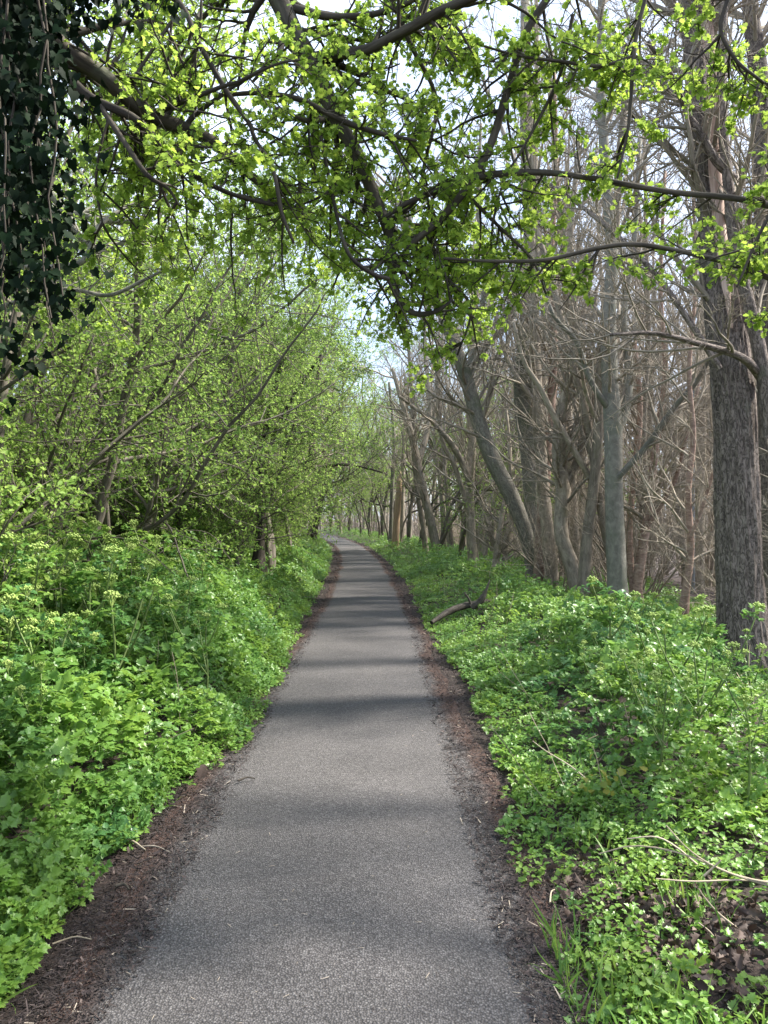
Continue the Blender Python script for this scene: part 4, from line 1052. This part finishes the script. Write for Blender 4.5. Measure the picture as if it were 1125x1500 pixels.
near_tree('hawthorn_tree', 'hawthorn reaching in from the right with curved grey limbs and sparse leaf tufts', (3.3, 2.6, (3.0, 3.0, 3.2)), .12, [
    ([(1700, 250, 30, 3.2), (1400, 330, 20, 3.3), (1180, 310, 11, 3.4), (1080, 290, 9, 3.4), (980, 280, 8, 3.4), (880, 262, 8, 3.4), (800, 252, 9, 3.4), (720, 255, 10, 3.4), (660, 272, 10, 3.4), (600, 295, 8, 3.4), (560, 320, 6, 3.4)], 30, .30, .75),
    ([(1700, 300, 26, 3.2), (1400, 520, 16, 3.2), (1180, 430, 10, 3.3), (1100, 395, 9, 3.3), (1030, 375, 7, 3.3), (940, 358, 7, 3.3), (880, 362, 7, 3.3), (800, 380, 6, 3.3), (720, 382, 5, 3.3), (650, 378, 4, 3.3)], 24, .28, .75),
    ([(1500, -500, 26, 3.2), (1150, -350, 18, 3.3), (900, -120, 13, 3.4), (780, 30, 11, 3.4), (745, 130, 12, 3.4), (715, 220, 12, 3.4), (680, 280, 12, 3.4), (640, 325, 11, 3.4), (600, 360, 9, 3.4), (578, 400, 6, 3.45)], 24, .45, .9),
    ([(1000, -180, 9, 3.3), (940, 20, 6, 3.3), (928, 100, 6, 3.3), (922, 180, 5, 3.3), (905, 260, 3, 3.3)], 16, .26, 1.0),
    ([(930, 80, 5, 3.3), (880, 95, 5, 3.3), (820, 88, 5, 3.3), (760, 80, 4, 3.3), (690, 60, 3, 3.3)], 16, .28, 1.0),
    ([(1400, -250, 16, 2.9), (1130, -80, 8, 3.0), (1060, 20, 6, 3.0), (1075, 80, 5, 3.0), (1120, 120, 4, 3.0)], 14, .28, 1.0),
    ([(840, 20, 6, 3.4), (820, 110, 5, 3.4), (770, 210, 4, 3.4), (740, 260, 3, 3.4), (720, 330, 3, 3.4)], 16, .32, 1.0),
    ([(1300, 350, 14, 3.1), (1160, 290, 8, 3.1), (1120, 330, 5, 3.1), (1080, 420, 3, 3.1)], 7, .25, .9),
    ([(690, 290, 6, 3.5), (730, 330, 5, 3.5), (780, 380, 4, 3.5), (800, 430, 3, 3.5)], 14, .3, .9),
    ([(620, 330, 5, 3.6), (650, 400, 5, 3.6), (690, 450, 4, 3.6), (670, 520, 3, 3.6)], 16, .34, .9),
], M['bark_haw'], 52, .68)

# pale limbs of a second hawthorn at the upper left
near_tree('hawthorn_tree', 'hawthorn with weathered pale crossing limbs at the middle left edge', (-4.0, 4.6, (-3.4, 5.0, 3.0)), .11, [
    ([(-180, 300, 22, 5.0), (-20, 330, 16, 5.0), (70, 310, 13, 5.0), (110, 312, 10, 5.0), (150, 322, 9, 5.0), (215, 325, 7, 5.0)], 10, .5, .7),
    ([(-180, 420, 18, 4.6), (0, 390, 9, 4.6), (60, 392, 9, 4.6), (115, 385, 9, 4.6), (133, 360, 8, 4.6), (145, 330, 7, 4.6), (190, 300, 5, 4.7), (250, 290, 4, 4.8)], 12, .5, .7),
    ([(-150, 500, 10, 4.8), (60, 430, 5, 4.8), (110, 425, 6, 4.8), (160, 432, 6, 4.8), (210, 410, 5, 4.8), (250, 390, 3, 4.8)], 12, .5, .9),
    ([(-180, 250, 20, 5.2), (20, 260, 14, 5.2), (80, 290, 12, 5.2), (120, 350, 10, 5.2), (160, 365, 9, 5.2), (200, 340, 7, 5.2)], 10, .6, .7),
], M['bark_grey'], 53, .8)

# ------------------------------------------------------------------ ivy curtain at the upper left
random.seed(61)
root = empty('ivy', (-1.5, 1.5, 2.6)); O = Vector(root.location)
lines = []
for i in range(30):
    x0 = random.uniform(-140, 60) if i > 6 else random.uniform(0, 60); d = random.uniform(1.4, 2.1)
    y1 = random.choice([200, 330, 430, 540, 600]) * random.uniform(.8, 1.05) if x0 < 60 else random.uniform(60, 300)
    p = []; x = x0
    for t in range(14):
        x += random.gauss(0, 9); p.append(Vector(px(x, -200 + (y1 + 200) * t / 13, d)) - O)
    lines.append((p, [.0032 * (1 - .5 * t / 13) for t in range(14)]))
g = Geo(); tubes(g, lines, lambda r: 5); g.build('vine_stem', M['bark_haw'], root)
big_l = [([Vector(px(-330, -330, 2.0)) - O, Vector(px(-150, -170, 1.9)) - O, Vector(px(-20, -70, 1.9)) - O, Vector(px(130, -40, 2.0)) - O, Vector(px(260, -90, 2.2)) - O], [.07, .065, .06, .045, .02])]
g = Geo(); tubes(g, big_l, lambda r: 12, rough=.05); g.build('ivy_limb', M['bark_haw'], root)
C = []
for p, r in lines:
    for i in range(13):
        for k in range(15):
            q = p[i].lerp(p[i + 1], random.random()) + rvec() * random.uniform(0, .07); C.append(tuple(q))
for i in range(3600):   # dense mass along the limb, above and left of the frame's corner
    x = random.uniform(-420, 240); t = (x + 420) / 660
    y = random.uniform(-230, 95 - 150 * max(0, t - .45) ** .7) if x > -60 else random.uniform(-260, 420)
    C.append(tuple(Vector(px(x, y, random.uniform(1.55, 2.3))) - O))
C = np.array(C); n = len(C)
C += RNG.normal(size=(n, 3)) * (.035, .05, .03)
ax = RNG.normal(size=(n, 3)) * .6 + (0, -.1, -1); up = RNG.normal(size=(n, 3)) * .5 + (.2, -1, .5)
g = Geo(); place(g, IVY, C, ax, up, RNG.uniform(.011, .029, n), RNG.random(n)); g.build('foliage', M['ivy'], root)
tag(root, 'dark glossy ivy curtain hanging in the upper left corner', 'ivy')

# ------------------------------------------------------------------ small things on the verges
def stalk_obj(pts, label, w=.004):
    P0 = Vector(pts[0]); g = Geo()
    c = smooth_line(pts, 12)
    tubes(g, [([Vector(q) - P0 for q in c], list(np.linspace(w, w * .5, 12)))], lambda r: 5)
    o = g.build('dry_stalk', M['straw'], loc=tuple(P0)); tag(o, label, 'dry stalk', 'dry stalks on the right verge'); return o
for pts, lab in [
    ([px(1150, 1296, 2.85), px(1080, 1282, 2.85), px(1000, 1250, 2.9), px(930, 1238, 2.93), px(876, 1250, 2.96)], 'longest pale dry stalk pointing left, topmost at its left tip'),
    ([px(1150, 1304, 2.85), px(1060, 1275, 2.85), px(1010, 1245, 2.9), px(975, 1208, 2.93)], 'dry stalk slanting up to a sharp tip above the longest stalk'),
    ([px(1140, 1292, 2.9), px(1080, 1288, 2.85), px(1015, 1290, 2.82), px(960, 1286, 2.8)], 'nearly level dry stalk lowest in the bundle on the right verge'),
    ([px(1030, 1282, 2.85), px(1052, 1262, 2.85), px(1054, 1258, 2.85)], 'short bent dry stalk standing crosswise on the bundle'),
    ([px(1020, 1265, 2.93), px(990, 1240, 2.93), px(960, 1225, 2.93), px(918, 1228, 2.96)], 'thin arched dry stalk in the middle of the bundle'),
    ([px(1078, 1358, 2.75), px(1050, 1335, 2.78), px(1030, 1312, 2.8), px(1022, 1300, 2.8)], 'pale stalk slanting over the brown leaves at the lower right'),
    ([px(1055, 1388, 2.7), px(1040, 1365, 2.72), px(1022, 1350, 2.75)], 'short pale stalk lying across the dead leaves'),
    ([px(880, 1160, 4.0), px(840, 1125, 4.2), px(800, 1100, 4.3), px(780, 1085, 4.4)], 'thin brown stalk arching from the bank toward the path edge'),
    ([px(846, 1205, 3.8), px(815, 1212, 3.8), px(780, 1214, 3.8)], 'thick pale broken stalk at the foot of the right bank')]:
    stalk_obj([np.array(p) for p in pts], lab, .0045)
def litter_stick(a, b, d0, d1, label, w, mat='bark_haw'):
    def gp(x, y):
        d = CAM_H * F_PX / (y - 755); return np.array(((x - 562.5) * d / F_PX, d, .03 + w))
    A, B = gp(*a), gp(*b); m = (A + B) / 2 + np.array((0, .02, .006)); g = Geo(); c = smooth_line([A, m, B], 8)
    P0 = Vector(A); tubes(g, [([Vector(q) - P0 for q in c], list(np.linspace(w, w * .5, 8)))], lambda r: 6, rough=.1)
    o = g.build('twig', M[mat], loc=tuple(P0)); tag(o, label, 'twig', 'fallen twigs by the path')
litter_stick((349, 1152), (374, 1149), 0, 0, 'small dark twig lying on the asphalt near its left edge', .006)
litter_stick((166, 1236), (214, 1256), 0, 0, 'pale forked twig on the mulch at the foot of the left bank', .007, 'straw')
litter_stick((205, 1250), (250, 1259), 0, 0, 'thin grey twig ending at the asphalt, beside the pale forked twig', .004, 'bark_twig')
litter_stick((78, 1395), (135, 1388), 0, 0, 'pale thin twig on the near left mulch', .0035, 'straw')
litter_stick((171, 1310), (190, 1316), 0, 0, 'short stout dark twig on the near left mulch', .008)
litter_stick((805, 1334), (812, 1314), 0, 0, 'short pale wood splinter standing out on the right mulch', .004, 'straw')
q = np.array([(293 - 562.5) * 4.42 / F_PX, 4.42, .035]); g = Geo()
place(g, LOBED, [(0, 0, 0)], [(.2, .3, .8)], [(0, -1, .3)], [.085], [.45])
o = g.build('dead_leaf', M['dead_leaf'], loc=tuple(q)); tag(o, 'single upright reddish dead leaf at the left edge of the asphalt', 'leaf')
# yellowing sprig in the right bank
q = px(880, 1150, 3.9); g = Geo(); m = 34
P = RNG.normal(size=(m, 3)) * (.07, .05, .06)
place(g, OVATE, P, RNG.normal(size=(m, 3)), RNG.normal(size=(m, 3)) * .4 + (0, -.5, 1), RNG.uniform(.03, .05, m), RNG.random(m))
st = Geo(); tubes(st, [([Vector((0, 0, -.35)), Vector((.01, 0, -.15)), Vector((0, 0, 0))], [.004, .003, .002])], lambda r: 5)
root = empty('yellow_herb', tuple(q)); g.build('foliage', M['yellow'], root); st.build('stem', M['stem'], root)
tag(root, 'small herb turned yellow at the foot of the right bank', 'herb')
# lone tuft on the right mulch
q = np.array([(722 - 562.5) * 6.05 / F_PX, 6.05, .02]); root = empty('herb_tuft', tuple(q)); g = Geo(); m = 26
place(g, COMP[0], RNG.normal(size=(m, 3)) * (.07, .07, .01) + (0, 0, .03), RNG.normal(size=(m, 3)) * (1, 1, .2) + (0, 0, .5), RNG.normal(size=(m, 3)) * .3 + (0, 0, 1), RNG.uniform(.06, .12, m), RNG.random(m) * .5 + .4)
g.build('foliage', M['low'], root); tag(root, 'small lone green tuft growing in the mulch right of the path', 'herb')

# ------------------------------------------------------------------ light, sky, camera
SUN = Vector((1.0, .22, 1.15)).normalized()
el = math.asin(SUN.z); az = math.atan2(SUN.x, SUN.y)
w = bpy.data.worlds.new('World'); bpy.context.scene.world = w; w.use_nodes = True
nt = w.node_tree; nt.nodes.clear()
sky = nt.nodes.new('ShaderNodeTexSky'); sky.sky_type = 'NISHITA'; sky.sun_disc = False; sky.sun_elevation = el; sky.sun_rotation = az
sky.air_density = 1.0; sky.dust_density = 1.5
tc = nt.nodes.new('ShaderNodeTexCoord')
nz = nt.nodes.new('ShaderNodeTexNoise'); nz.inputs['Scale'].default_value = 2.2; nz.inputs['Detail'].default_value = 7; nt.links.new(tc.outputs['Generated'], nz.inputs['Vector'])
f = ramp(nt, nz.outputs['Fac'], [(.42, g3(.35)), (.6, g3(.95))])
col = mixc(nt, f, sky.outputs[0], (4.9, 5.7, 7.2, 1))
bg = nt.nodes.new('ShaderNodeBackground'); bg.inputs[1].default_value = .115; nt.links.new(col, bg.inputs[0])
ow = nt.nodes.new('ShaderNodeOutputWorld'); nt.links.new(bg.outputs[0], ow.inputs[0])
L = bpy.data.lights.new('sun', 'SUN'); L.energy = 5.0; L.angle = math.radians(4); L.color = (1, .95, .87)
lo = bpy.data.objects.new('sun', L); lo.rotation_euler = (-SUN).to_track_quat('-Z', 'Y').to_euler(); COL.objects.link(lo)

cam = bpy.data.cameras.new('camera'); co = bpy.data.objects.new('camera', cam); COL.objects.link(co)
co.location = (0, 0, CAM_H); co.rotation_euler = (math.radians(90) + math.atan(5 / F_PX), 0, 0)
cam.sensor_fit = 'VERTICAL'; cam.sensor_height = 36; cam.lens = 36 * F_PX / 1500; cam.clip_end = 1000; cam.clip_start = .05
sc = bpy.context.scene; sc.camera = co
sc.view_settings.view_transform = 'Standard'; sc.view_settings.look = 'None'; sc.view_settings.exposure = 1.5; sc.view_settings.gamma = 1
sc.cycles.max_bounces = 8; sc.cycles.transparent_max_bounces = 4; sc.cycles.use_denoising = True
print('scene built', len(sc.objects))
